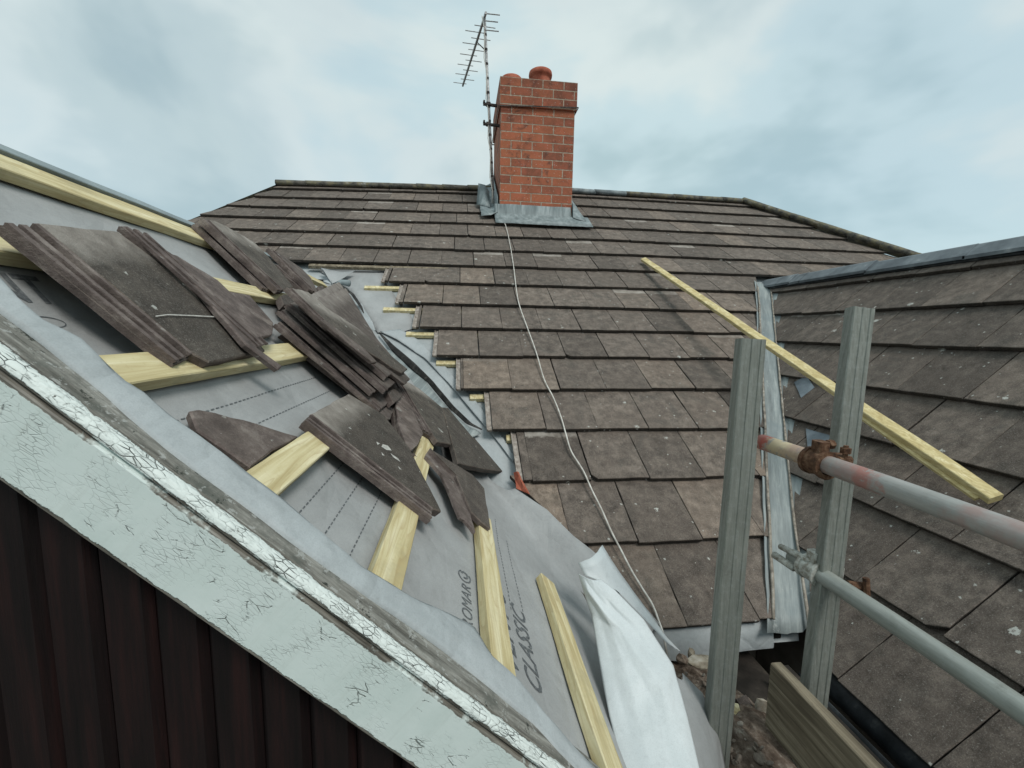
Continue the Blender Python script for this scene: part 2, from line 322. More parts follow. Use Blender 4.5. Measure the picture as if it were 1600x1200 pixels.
SOAK = simple('blue flat slate', ((.3,(.095,.12,.14)),(.5,(.14,.17,.195)),(.75,(.19,.225,.25))), 6, .5, 0, .0015)
CAP = simple('mossy cap tile', ((.3,(.05,.047,.04)),(.48,(.12,.115,.1)),(.62,(.17,.15,.09)),(.74,(.24,.23,.2)),(.85,(.4,.4,.37))), 11, .95, 0, .006, (1,1,1), 8)
CAPB = simple('blue grey cap tile', ((.3,(.09,.11,.12)),(.52,(.17,.2,.21)),(.75,(.27,.3,.3))), 9, .7, 0, .003)
TERRA = simple('terracotta', ((.3,(.21,.058,.035)),(.5,(.36,.105,.062)),(.72,(.45,.16,.105)),(.82,(.3,.2,.16))), 7, .85, 0, .004, (1,1,1), 7)
ALU = simple('dull aluminium', ((.3,(.2,.2,.2)),(.6,(.42,.42,.42)),(.8,(.55,.55,.54))), 40, .5, .3, .0005)
DARKM = simple('dark band steel', ((.3,(.025,.023,.022)),(.6,(.07,.06,.055)),(.8,(.13,.1,.085))), 40, .7, .3, .001)
CABLE = simple('white cable', ((.3,(.42,.40,.36)),(.6,(.62,.6,.55)),(.8,(.7,.68,.63))), 30, .5, 0, .0003)
INK = simple('grey print', ((.3,(.075,.083,.09)),(.55,(.115,.125,.13)),(.75,(.2,.215,.22))), 160, .7, 0, .0002)
SCR = simple('pale scratch', ((.3,(.3,.29,.27)),(.7,(.55,.54,.5))), 60, .9)
RUB = simple('rubble', ((.2,(.05,.035,.025)),(.45,(.11,.08,.06)),(.62,(.18,.14,.11)),(.8,(.33,.29,.24)),(.92,(.5,.47,.42))), 34, .98, 0, .012, (1,1,1), 9)
RUBS = simple('mortar crumbs', ((.25,(.09,.07,.052)),(.5,(.2,.165,.135)),(.75,(.38,.34,.29))), 9, .98, 0, .006)
RUBW = simple('mortar lump', ((.3,(.17,.14,.10)),(.5,(.32,.28,.22)),(.75,(.48,.44,.38))), 22, .95, 0, .005)
GROUND = simple('yard paving', ((.3,(.06,.062,.052)),(.6,(.13,.125,.11)),(.8,(.2,.195,.18))), 1.2, .95, 0, .01)
def bricks(name):
    m = Mt(name, .88); bt = m.n.new('ShaderNodeTexBrick'); bt.offset = .5
    m.l.new(m.tc.outputs['UV'], bt.inputs['Vector'])
    bt.inputs['Scale'].default_value = 1; bt.inputs['Brick Width'].default_value = .2457; bt.inputs['Row Height'].default_value = .0952; bt.inputs['Mortar Size'].default_value = .0066
    bt.inputs['Mortar Smooth'].default_value = .25; bt.inputs['Bias'].default_value = -.25
    bt.inputs['Color1'].default_value = (.37,.125,.062,1); bt.inputs['Color2'].default_value = (.11,.048,.036,1); bt.inputs['Mortar'].default_value = (0,0,0,1)
    n = m.noise(9, 6, .7); c0 = m.mix(m.step(n, .35, .7), bt.outputs['Color'], m.mix(.5, bt.outputs['Color'], (.47,.13,.075)))
    c0 = m.mix(m.math('MULTIPLY', m.step(m.noise(7, 5, .75, dist=.6), .56, .8), .75), c0, (.045,.03,.027))
    Z = m.sep(m.tc.outputs['UV'])[1]; soot = m.math('MULTIPLY', m.step(m.math('ADD', m.math('MULTIPLY', m.noise(4, 5, .7), .9), m.math('MULTIPLY', m.math('SUBTRACT', Z, 8.7), .45)), .55, 1.1), .6)
    c0 = m.mix(soot, c0, (.075,.03,.022))
    c0 = m.mix(m.math('MULTIPLY', m.step(m.noise(60, 5, .75), .55, .85), .45), c0, (.09,.045,.035))
    mort = m.ramp(m.noise(30, 4), (.3, (.26,.2,.15)), (.7, (.44,.36,.28)))
    c0 = m.mix(bt.outputs['Fac'], c0, mort); c0 = m.mix(m.math('MULTIPLY', m.step(m.noise(55, 4, .7), .68, .74), .6), c0, (.55,.5,.46))
    m.col(c0); m.bump(m.math('SUBTRACT', 1., bt.outputs['Fac']), .006, 1.); m.bump(n, .004, .5); return m.m
BRICK = bricks('red brick')
WALLM = simple('render wall', ((.3,(.18,.15,.13)),(.6,(.27,.23,.2)),(.8,(.33,.29,.26))), 6, .95, 0, .003)

# ================================================================== THE MAIN HOUSE
house = empty('house', 'main house with long brown tiled hipped roof and a red brick chimney', 'house', (1.0, Y0, -EYE))
def valR(k, X0=0):                                            # X of the right-hand valley at course k
    P = M(0, k); # point on main slope at this height; solve right plane
    return XR+(P.z-ZR)/math.tan(PR_)
def valL(k):
    P = M(0, k); return XL-(P.z-ZL)/math.tan(PL_)
COLS = [.8489,.7744,.3546,.4738,.022,.13,-.2833,-.43,-.2909,-1.356,-1.2381,-.5045,-.6271]
LEFTX = {2:.312, 3:.18, 4:.01, 5:-.146, 6:-.304, 7:-.464, 8:-.617}
TW = .297
bm = newbm()
HIPA, HIPB = (4.22, 15.45), (5.25, 10.2)                      # right hip in (X, course)
LHA, LHB = (-2.2, 15.45), (-2.75, 11.0)
def line2(a, b, keep):                                        # half plane through a,b keeping point keep
    nx, ns = (b[1]-a[1]), -(b[0]-a[0]); c = nx*a[0]+ns*a[1]
    return (nx, ns, c) if nx*keep[0]+ns*keep[1] <= c else (-nx, -ns, -c)
hipR = line2(HIPA, HIPB, (0, 8)); hipL = line2(LHA, LHB, (0, 12))
NROW = 16
for k in range(NROW):
    off = COLS[k] if k < len(COLS) else random.uniform(0, TW)
    x0 = off-math.ceil((off+3.4)/TW)*TW
    top = k+1.17 if k < 15 else 15.5
    cl = []
    if k <= 8: cl.append(line2((valR(k)-.145, k), (valR(k+1)-.145, k+1), (0, k)))
    else: cl.append(hipR)
    if k in LEFTX: cl.append((-1, 0, -LEFTX[k]))
    elif k < 2: cl.append(line2((.505, 1.05), (.312, 1.9), (1.2, 1)) if k == 1 else (-1, 0, -.40))
    elif k >= 9: cl.append(hipL)
    n = 0
    sag = random.uniform(-.02, .02)
    while x0+n*TW < 6.2:
        a = x0+n*TW; n += 1
        dx, ds, tl = random.uniform(-.003, .003), random.uniform(-.016, .016)+sag, random.uniform(0, .004)
        if random.random() < .04: ds -= .03
        sk = random.uniform(-.008, .008)
        poly = [(a+.002+dx, k+ds), (a+TW-.002+dx, k+ds+sk), (a+TW-.002+dx, min(top, k+1.17)), (a+.002+dx, min(top, k+1.17))]
        if random.random() < .05: poly = [(a+.03, k+ds), *poly[1:], (a+.002+dx, k+ds+.09)]
        for c in cl: poly = clip(poly, *c)
        if len(poly) < 3: continue
        ar = abs(sum(p[0]*q[1]-q[0]*p[1] for p, q in zip(poly, poly[1:]+poly[:1])))/2
        if ar < (.004 if k in LEFTX else .02): continue
        hf = lambda s, k=k, tl=tl: .002+tl-(.0285+tl)*(s-k)
        pts = [M(x, s, hf(s)) for x, s in poly]
        tint = min(1, max(.14, random.gauss(.46, .16)))
        if k > 8: tint = max(.14, tint*.84)
        uvo = random.uniform(0, 50)
        def uvf(co, a=a, k=k, uvo=uvo):
            s = ((co.y-Y0)*cos(PM_)+(co.z-Z0)*sin(PM_)); return (co.x-a+round(uvo)*TW*3.7, (s-M(co.x, k).z*0-((M(co.x, k)-V((co.x, Y0, Z0))).length)))
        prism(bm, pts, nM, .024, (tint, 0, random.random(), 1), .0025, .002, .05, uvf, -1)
        if k in LEFTX and a < LEFTX[k]+.001 or (k in LEFTX and n and a-TW < LEFTX[k] <= a):
            pass
    lip = newbm() if k in LEFTX else None
    if k in LEFTX:                                            # the pale interlock lip of the tile at the open end of each course
        X = LEFTX[k]
        p = [M(x, s, -.009-.0285*(s-k)) for x, s in ((X-.027, k+.02), (X-.001, k+.02), (X-.001, k+1.1), (X-.027, k+1.1))]
        prism(lip, p, nM, .016, (.6, .9, .2, 1), .002, .001, .06, lambda co: (co.x, 0), .9)
        prism(lip, [M(x, s, -.003-.0285*(s-k)) for x, s in ((X-.03, k+.02), (X-.024, k+.02), (X-.024, k+1.1), (X-.03, k+1.1))], nM, .02, (.6, .9, .2, 1), .0015, .0008, .06, lambda co: (co.x, 0), .9)
        obj('tile_lip', lip, LIPM, house)
roof = obj('roof_tiles', bm, T_ROOF, house)
# underlay below the main tiles, exposed where courses were stripped
bm = bmesh.new()
rows = []
for i in range(0, 60):
    k = -.15+i*(15.4/59)
    xa, xb = valL(k)-.02, (valR(k) if k < 8.6 else 5.0-(k-8.6)*.13)
    if k > 8.7: xa = -2.2-.55*(15.45-k)/4.45+.06
    rows.append([M(xa+(xb-xa)*j/40, k, -.084+.006*N((xa+(xb-xa)*j/40, k*.35, 0), 5)) for j in range(41)])
grid(bm, rows); obj('underlay', bm, UNDER2, house, True)
for k in range(2, 9):                                         # battens at the open ends of the courses
    bm = bmesh.new(); px_ = {7:(570,447), 6:(599,483), 5:(635,520), 4:(682,562), 3:(734,620), 2:(792,690), 8:(520,420)}[k]; e = M(at(*px_, PM0, -.055).x, k+1-.03, -.064); bar(bm, e, M(LEFTX[k]+.5, k+1-.03, -.064), nM, .045, .026, nseg=8, wob=.002)
    if k == 8: bm.free(); continue
    obj('batten', bm, W_NEW, house)
bm = bmesh.new(); bar(bm, M(-1.3, 8.9, -.036), M(-.1, 8.9, -.036), nM, .045, .026, nseg=8); obj('batten', bm, W_OLD, house)
# ridge and hips
def capline(name, P, Q, nrm, seg, r, m, parent, lab=None, jig=.004, up_=V((0,0,1))):
    bm = bmesh.new(); d = (Q-P); n = max(1, round(d.length/seg)); d.normalize(); s = d.cross(up_).normalized(); w = s.cross(d).normalized()
    for i in range(n):
        a = P.lerp(Q, i/n)+w*random.uniform(-jig, jig); b = P.lerp(Q, (i+1.02)/n)+w*random.uniform(-jig, jig)
        rows = []
        for p, q in ((a, 1.), (a.lerp(b, .5), 1.), (b, .97)):
            rows.append([p+(s*cos(t)*r*q*1.1+w*(sin(t)*r*.75*q)) for t in [math.pi*j/10 for j in range(11)]]+[p-s*r*.9+w*.0-w*.02, p+s*r*.9-w*.02])
        vs = [[bm.verts.new(p) for p in rr] for rr in rows]
        for A_, B_ in zip(vs, vs[1:]):
            for j in range(len(A_)): jj = (j+1) % len(A_); bm.faces.new((A_[j], A_[jj], B_[jj], B_[j]))
        bm.faces.new(vs[0][::-1]); bm.faces.new(vs[-1])
    o = obj(name, bm, m, parent, True)
    for p in o.data.polygons: p.use_smooth = len(p.vertices) == 4
    return o
RK = 15.42
ra, rb, rc, rd = M(-2.25, RK, .0), M(1.45, RK, .0), M(3.0, RK, .0), M(4.2, RK, .0)
capline('ridge', ra, rb, None, .33, .07, CAP, house); capline('ridge', rb, M(2.35, RK), None, .42, .078, CAPB, house); capline('ridge', M(2.35, RK), rd, None, .36, .075, CAP, house)
capline('hip', rd, M(5.45, 9.6, .02), None, .4, .085, CAP, house, up_=(nM+V((.9,.3,.75))).normalized())
# back slope, hip slopes, walls
bm = bmesh.new()
def quad(bm, *p): return bm.faces.new([bm.verts.new(q) for q in p])
bk = 5.2; ez = Z0
for a, b in ((ra, rb), (rb, rd)):
    quad(bm, a, b, V((b.x+(.9 if b is rd else 0), b.y+bk, ez)), V((a.x-(.7 if a is ra else 0), a.y+bk, ez)))
quad(bm, rd, M(5.3, 9.6, -.02), V((7.2, 1.9, ez)), V((7.2, rd.y+bk, ez)), V((rd.x+.9, rd.y+bk, ez)))
quad(bm, ra, V((-2.95, ra.y+bk, ez)), V((-3.0, 1.5, ez)), M(-2.75, 10.9, -.02))
obj('rear_roof', bm, CAP, house)
bm = bmesh.new()
hexa(bm, [V(p) for p in ((-2.9,1.75,-EYE),(7.0,1.75,-EYE),(7.0,11.,-EYE),(-2.9,11.,-EYE),(-2.9,1.75,Z0-.03),(7.0,1.75,Z0-.03),(7.0,11.,Z0-.03),(-2.9,11.,Z0-.03))])
obj('wall', bm, WALLM, house)
# lead valley on the right
def vY_(s): return Y0+(ZR+s*sin(PR_)-Z0)/math.tan(PM_)
MORT = simple('valley mortar line', ((.3,(.16,.14,.12)),(.5,(.27,.24,.2)),(.75,(.4,.37,.32))), 30, .95, 0, .004)
bm = bmesh.new(); rows = []
for i in range(46):
    t = i/45; k = -.12+t*8.75; X = valR(k); j = .006*N((k, 0, 0), 3)
    row = []
    for q in range(9):
        u = q/8; x = X-.175+u*.185
        h = .012*math.exp(-((u-.0)/.1)**2)-.008-.014*sin(u*math.pi)-.014*u*u+.005*N((x*9, k*.5, 0), 1, 3)+.003*N(((x-X)*40, k*.25, 0), 1, 7)
        if i == 0: h -= .01*abs(N((x*30, 0, 0)))
        row.append(M(x+j, k+(.05*N((x*22, 3, 1)) if i == 0 else 0), h))
    s = (row[-1].z-ZR)/sin(PR_)
    row += [RW(row[-1].y, s+.05, -.018), RW(row[-1].y, s+.12, -.045)]
    rows.append(row)
grid(bm, rows); vl = thick(obj('valley_lead', bm, LEAD, house, True), .004)
bm = bmesh.new(); pts = [M(valR(k)-.15+.006*N((k, 1, 4), 2.3), k, .004) for k in [i*.25 for i in range(34)]]
tube(bm, pts, [.0065+.003*N((i*.7, 2, 2)) for i in range(34)], 6); obj('valley_mortar', bm, MORT, house, True)
bm = bmesh.new(); pts = [RW(vY_(i*.07)+.028-max(0, .035*(1-i/6))+.005*N((i*.5, 4, 4)), i*.07, .001+.003*N((i*.9, 1, 2))) for i in range(34)]
tube(bm, pts, [.006+.003*N((i*.7, 5, 2)) for i in range(34)], 6); obj('valley_mortar', bm, MORT, house, True)
# eaves: underlay drooping out below the last course, fascia and rafter ends in the shade
bm = bmesh.new(); rows = []
for i in range(25):
    X = .55+i*.66/24; d = .05+.022*N((X*7, 1, 1))+.015*sin(X*9)
    rows.append([M(X, .04, -.03), M(X, -.05, -.036), M(X, -.10, -.05-.1*d)-V((0,0,d*.3)), M(X, -.13, -.06)-V((0,0,d*.8)), M(X, -.14, -.06)-V((0,-.004,d*1.1))])
grid(bm, rows); obj('eaves_underlay', bm, UNDER2, house, True)
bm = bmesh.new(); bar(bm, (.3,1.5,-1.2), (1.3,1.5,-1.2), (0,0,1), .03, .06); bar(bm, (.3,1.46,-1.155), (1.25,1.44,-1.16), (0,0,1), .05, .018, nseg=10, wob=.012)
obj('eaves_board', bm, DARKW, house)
bm = bmesh.new(); hexa(bm, [V(p) for p in ((.2,1.60,-1.32),(1.36,1.60,-1.32),(1.36,1.66,-1.32),(.2,1.66,-1.32),(.2,1.60,-1.02),(1.36,1.60,-1.02),(1.36,1.66,-1.02),(.2,1.66,-1.02))]); obj('eaves_shade_panel', bm, FELT, house)  # black panel added to stand for the shade below the eaves

# ------------------------------------------------------------------ chimney (a part of the house, with its own pieces)
CY = 5.22; k_ = CY/5.3668
cx0, cx1 = .462, 1.322; czt = 2.86; czb = .95; cdp = .98
bm = bmesh.new(); UVL = bm.loops.layers.uv.new('UVMap')
def box_uv(x0, x1, y0, y1, z0, z1, off=0.):
    vs = {}
    def q(pts, uvs):
        f = bm.faces.new([bm.verts.new(p) for p in pts])
        for l, uv in zip(f.loops, uvs): l[UVL].uv = (uv[0]+off, uv[1])
    w, d = x1-x0, y1-y0; zo = 2.86
    for P_, w_, o_ in ((((x0,y0),(x1,y0)), w, 0), (((x1,y0),(x1,y1)), d, w), (((x1,y1),(x0,y1)), w, w+d), (((x0,y1),(x0,y0)), d, -d)):
        a, b = P_; q([(*a, z0), (*b, z0), (*b, z1), (*a, z1)], [(o_, z0-zo+9.52), (o_+w_, z0-zo+9.52), (o_+w_, z1-zo+9.52), (o_, z1-zo+9.52)])
    q([(x0,y0,z1),(x1,y0,z1),(x1,y1,z1),(x0,y1,z1)], [(0,0),(w,0),(w,d),(0,d)]); q([(x0,y1,z0),(x1,y1,z0),(x1,y0,z0),(x0,y0,z0)], [(0,0),(w,0),(w,d),(0,d)])
box_uv(cx0, cx1, CY, CY+cdp, czb, czt-.30); box_uv(cx0-.016, cx1+.02, CY-.018, CY+cdp+.018, czt-.2999, czt)
chim = obj('chimney', bm, BRICK, house); tag(chim, 'red brick chimney stack with two clay pots and a steel band')
bm = bmesh.new()
for zz, ww in ((czt-.315, .014),):
    rr = [V((cx0-.03, CY-.03, zz)), V((cx1+.034, CY-.03, zz+.045)), V((cx1+.034, CY+cdp+.03, zz+.03)), V((cx0-.03, CY+cdp+.03, zz-.0))]
    for a, b in zip(rr, rr[1:]+rr[:1]): bar(bm, a, b, (0,0,1), .006, .012)
obj('band', bm, DARKM, chim)
bm = bmesh.new(); rows = []
for j in range(13): rows.append([V((cx0+.05+(cx1-cx0-.1)*j/12, CY+.05+(cdp-.1)*q/8, czt+.002+.035*math.sin(math.pi*j/12)*sin(math.pi*q/8)+.006*N((j, q, 0), .9))) for q in range(9)])
grid(bm, rows); obj('mortar_cap', bm, MOSS, chim, True)
def pot(x, y, h, r):
    bm = bmesh.new(); prof = [(r*.93, -.02), (r*.9, h*.62), (r*.93, h*.7), (r*1.07, h*.74), (r*1.1, h*.84), (r*1.06, h*.97), (r*.98, h), (r*.84, h*.99), (r*.8, h*.5), (r*.8, .0)]
    n = 28; rings = [[bm.verts.new((x+q*cos(2*math.pi*i/n), y+q*sin(2*math.pi*i/n), czt+z)) for i in range(n)] for q, z in prof]
    for a, b in zip(rings, rings[1:]):
        for i in range(n): bm.faces.new((a[i], a[(i+1)%n], b[(i+1)%n], b[i]))
    bm.faces.new(rings[-1][::-1]); obj('chimney_pot', bm, TERRA, chim, True)
pot(.955, CY+.27, aty(848,104,CY+.15).z-czt, .128); pot(aty(799,118,CY+.66).x, CY+.66, aty(799,114,CY+.53).z-czt, .13)
# lead round the foot of the stack
bm = bmesh.new(); rows = []
kf = lambda y: ((y-Y0)/cos(PM_))/G
def onroof(x, y, h=0.):                                       # point of the (slightly uneven) main slope above (x, y)
    lo, hi = 0, 17
    for _ in range(30):
        mi = (lo+hi)/2
        if M(x, mi).y < y: lo = mi
        else: hi = mi
    return M(x, lo, h)
for i in range(31):
    x = cx0-.06+i*(cx1-cx0+.27)/30
    fz = onroof(x, CY).z; wv = .012*N((x*7, 0, 0), 1, 2)
    if x > cx1+.01: rows.append([onroof(x, CY+.05, .03), onroof(x, CY-.02, .03), onroof(x, CY-.10, .026), onroof(x, CY-.20+wv, .018+.008*abs(N((x*11,0,0))))])
    else: rows.append([V((x, CY-.012, fz+.15+wv*.4)), V((x, CY-.016, fz+.05)), onroof(x, CY-.06, .03), onroof(x, CY-.2+wv, .018+.008*abs(N((x*11,0,0))))])
grid(bm, rows)
rows = []
for i in range(12):                                           # left side apron: sheet dressed up against the stack
    y = CY-.02+i*.095; z = onroof(cx0, y).z
    rows.append([onroof(cx0-.22+.02*N((y*8,1,0)), y-.05, .035), onroof(cx0-.1, y-.03, .045+.02*N((y*9,0,3))), V((cx0-.02, y, z+.07)), V((cx0-.028, y, z+.24+.03*N((y*10,2,0))))])
grid(bm, rows)
rows = []
for i in range(10):
    y = CY-.03+i*.11; z = onroof(cx1, y).z; rows.append([V((cx1+.012, y, z+.2)), V((cx1+.014, y, z+.05)), onroof(cx1+.07, y-.02, .04), onroof(cx1+.16+.015*N((y*8,1,0)), y-.04, .03)])
grid(bm, rows)
rows = []
for i in range(7):                                            # a corner of lead that has lifted on the left
    t = i/6; rows.append([onroof(.20+.03*t, CY+.28+t*.25, .03+.17*t**1.5), onroof(.28+.03*t, CY+.2+t*.25, .05+.16*t), onroof(.36, CY+.15+t*.25, .05+.1*t)])
grid(bm, rows)
thick(obj('flashing', bm, LEADF, chim, True), .004)

# ================================================================== RIGHT WING
rwing = empty('house_wing', 'right wing with brown tiled slope and blue grey ridge tiles', 'house wing', (2.9, 1.5, -EYE))
RC = [1.187, 1.3751, 1.55, 1.7086, 1.9212, 2.0717, 2.5373, 2.2]
SR = 2.40                                                     # slope length to the ridge
def vY(s):                                                    # Y of the valley at slope length s
    z = ZR+s*sin(PR_); return Y0+(z-Z0)/math.tan(PM_)
bm = newbm()
for k in range(8):
    s0 = k*GR; st = min(s0+GR*1.17, SR)
    off = RC[k]; y = off+math.ceil((5-off)/TW)*TW; sag = random.uniform(-.003, .003)
    while y > -1.2:
        b = y; a = y-TW; y -= TW
        ds, tl, dx = random.uniform(-.004, .004)+sag, random.uniform(0, .004), random.uniform(-.002, .002); sk = random.uniform(-.003, .003)
        poly = [(a+.002+dx, s0+ds), (b-.002+dx, s0+ds+sk), (b-.002+dx, st), (a+.002+dx, st)]
        if random.random() < .07: poly = [(a+.05, s0+ds), *poly[1:], (a+.002+dx, s0+ds+.035)]
        e = .024+.006*N((k*1.7, 2, 0))-(.035 if k == 0 else 0)
        poly = clip(poly, *line2((vY(s0)+e, s0), (vY(s0+GR)+e, s0+GR), (0, s0)))
        if len(poly) < 3: continue
        ar = abs(sum(p[0]*q[1]-q[0]*p[1] for p, q in zip(poly, poly[1:]+poly[:1])))/2
        if ar < .006: continue
        pts = [RW(Y, s, .002+tl-(.0285+tl)*(s-s0)/GR) for Y, s in poly]
        pts = pts[::-1]
        tint = min(1, max(.14, random.gauss(.32, .13))); uvo = random.randint(0, 60)
        def uvf(co, a=a, s0=s0, uvo=uvo): return (co.y-a+uvo*1.1, (co.x-XR)*cos(PR_)+(co.z-ZR)*sin(PR_)-s0)
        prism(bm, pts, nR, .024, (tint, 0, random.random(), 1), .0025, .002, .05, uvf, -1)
obj('roof_tiles', bm, T_ROOF, rwing)
# deck below, far slope, walls
bm = bmesh.new(); rx = XR+SR*cos(PR_); rz = ZR+SR*sin(PR_)
quad(bm, RW(-1.2, .01, -.06), RW(vY(0)+.0, .01, -.06), RW(vY(SR), SR, -.06), RW(-1.2, SR, -.06))
quad(bm, V((rx+.02, -1.2, rz-.03)), V((rx+.02, vY(SR)+.3, rz-.03)), V((rx+2.3, vY(SR)-.5, ZR-.4)), V((rx+2.3, -1.2, ZR-.4)))
obj('roof_deck', bm, FELT, rwing)
bm = bmesh.new(); hexa(bm, [V(p) for p in ((1.42,-1.1,-EYE),(5.0,-1.1,-EYE),(5.0,1.74,-EYE),(1.42,1.74,-EYE),(1.42,-1.1,ZR-.02),(5.0,-1.1,ZR-.02),(5.0,1.74,ZR-.02),(1.42,1.74,ZR-.02))])
obj('wall', bm, WALLM, rwing)
# angular blue grey ridge
bm = bmesh.new(); y = vY(SR)+.10; i = 0
lens = [.40, .12, .62, .62, .62, .62, .62, .62, .62]
for ln in lens:
    ya, yb = y, y-ln-.012; y -= ln; lift = .0 if i % 2 else .004
    P_ = []
    for yy, e in ((ya, 0), (yb, .007)):
        c_ = V((rx, yy, rz+.052+lift+e)); sl = V((cos(PR_), 0, sin(PR_)))
        a1 = c_-sl*.115; a2 = c_+V((cos(PR_), 0, -sin(PR_)))*.115
        top = [a1+V((0,0,0)), c_-sl*.022+V((0,0,-.001)), c_+V((0,0,-.008)), c_+V((cos(PR_),0,-sin(PR_)))*.022, a2]
        bot = [p-V((0,0,.02)) for p in top]
        P_.append([bm.verts.new(p) for p in top+bot[::-1]])
    A_, B_ = P_; m_ = len(A_)
    for j in range(m_): bm.faces.new((A_[j], A_[(j+1)%m_], B_[(j+1)%m_], B_[j]))
    bm.faces.new(A_[::-1]); bm.faces.new(B_); i += 1
obj('ridge', bm, SLATE, rwing)
bm = bmesh.new()                                              # bedding and felt roll under the ridge
tube(bm, [RW(yy, SR-.075, .006+.004*N((yy*4, 0, 0))) for yy in [vY(SR)+.02-.12*q for q in range(44)]], .013, 6); obj('ridge_bedding', bm, BLACK, rwing, True)
def patch(name, px, pl, h, n, m, parent, t=.004, col=(.5,0,.5,1)):
    b_ = newbm(); P_ = [at(x, y, pl, h) for x, y in px]
    if (P_[1]-P_[0]).cross(P_[2]-P_[1]).dot(n) < 0: P_.reverse()
    prism(b_, P_, n, t, col, .0008, .0012, .04); return obj(name, b_, m, parent)
def flush(x, y):                                              # point on the tilted face of the right-hand tile under this sight line
    P = at(x, y, PR0, -.012); d = P-V((XR, 0, ZR)); sl = d.x*cos(PR_)+d.z*sin(PR_); f = (sl/GR) % 1.
    return RW(P.y, sl, .0075-.0285*f)
for q in ([(1240,596),(1262,590),(1272,604),(1252,622)], [(1258,668),(1300,680),(1295,704),(1262,698)]):
    b_ = newbm(); P_ = [flush(x, y) for x, y in q]
    if (P_[1]-P_[0]).cross(P_[2]-P_[1]).dot(nR) < 0: P_.reverse()
    prism(b_, P_, nR, .004, (.5,0,.5,1), .0008, .0012, .04); obj('slate_patch', b_, SOAK, rwing)
# eaves of the right wing: torn felt, black gutter
bm = bmesh.new(); rows = []
for i in range(30):
    Y = 1.33-i*.06; t = .03+.012*N((Y*9, 0, 2))
    rows.append([RW(Y, .03, -.03), RW(Y, -.03, -.034), RW(Y, -.045-.3*t, -.05-.5*t), RW(Y, -.05-.2*t, -.09-t)])
grid(bm, rows); thick(obj('eaves_felt', bm, BLACK, rwing, True), .003)
bm = bmesh.new(); rows = []
for i in range(24):
    Y = 1.30-i*.09; rows.append([V((1.185+.055*cos(t), Y, -1.215+.055*sin(t)*1.1)) for t in [math.pi+math.pi*j/8 for j in range(9)]])
grid(bm, rows); thick(obj('gutter', bm, BLACK, rwing, True), .005)
bm = bmesh.new(); rows = []
for i in range(14):
    Y = 1.18-i*.045; w = .035+.02*N((Y*14, 3, 1)); rows.append([V((1.135+.01*N((Y*8,0,0)), Y, -1.175)), V((1.10-w*.4, Y, -1.19-w*.3)), V((1.085-w*.5, Y, -1.21-w))])
grid(bm, rows); thick(obj('torn_felt', bm, LEADG, rwing, True), .002)

# ================================================================== LEFT WING, STRIPPED
lwing = empty('house_wing', 'left wing with its roof stripped to grey underlay and a peeling mint bargeboard', 'house wing', (-1.0, .62, -EYE))
def k_of(P): return 0
def vline(Y):                                                 # slope length at which the left slope meets the main slope
    z = Z0+(Y-Y0)*math.tan(PM_); return (z-ZL)/sin(PL_)
edge_px = [(762,735),(787,752),(835,782),(857,808),(890,837),(908,866),(925,930),(950,1010),(980,1100)]
bm = bmesh.new(); rows = []
NY, NS = 64, 60
for i in range(NY+1):
    Y = .655+i*(3.95-.655)/NY
    sv = max(vline(Y), -.42)
    fl = (.0 if Y > 1.95 else .07+.11*min(1, (1.95-Y)/.25)) if Y > 1.42 else .0
    row = []
    for j in range(NS+1):
        s = 1.76-(1.76-sv)*(j/NS)
        d = (s/GL) % 1.; drape = -.030-.010*sin(math.pi*d)+.005*N((Y*3, s*4, 0))+.002*N((Y*11, s*10, 2))
        cr = max(0, 1-(s-sv)/.10); drape += .02*cr*cr
        row.append(LW(Y, s, drape))
    base = row[-1]
    for q in (1, 2, 3):                                       # runs on up over the edge of the main slope
        if fl: row.append(V((base.x, Y, base.z))+V((fl*q/3+.012*q*N((Y*6, q, 0)), -.16*fl*q/3, .0))+nM*(.016+.008*N((Y*5, q*2., 1)))+V((0, 0, .004*q)))
        else: row.append(base+V((.012*q, 0, -.02*q)))
    rows.append(row)
grid(bm, rows); und = thick(obj('underlay', bm, UNDER, lwing, True), .0015)
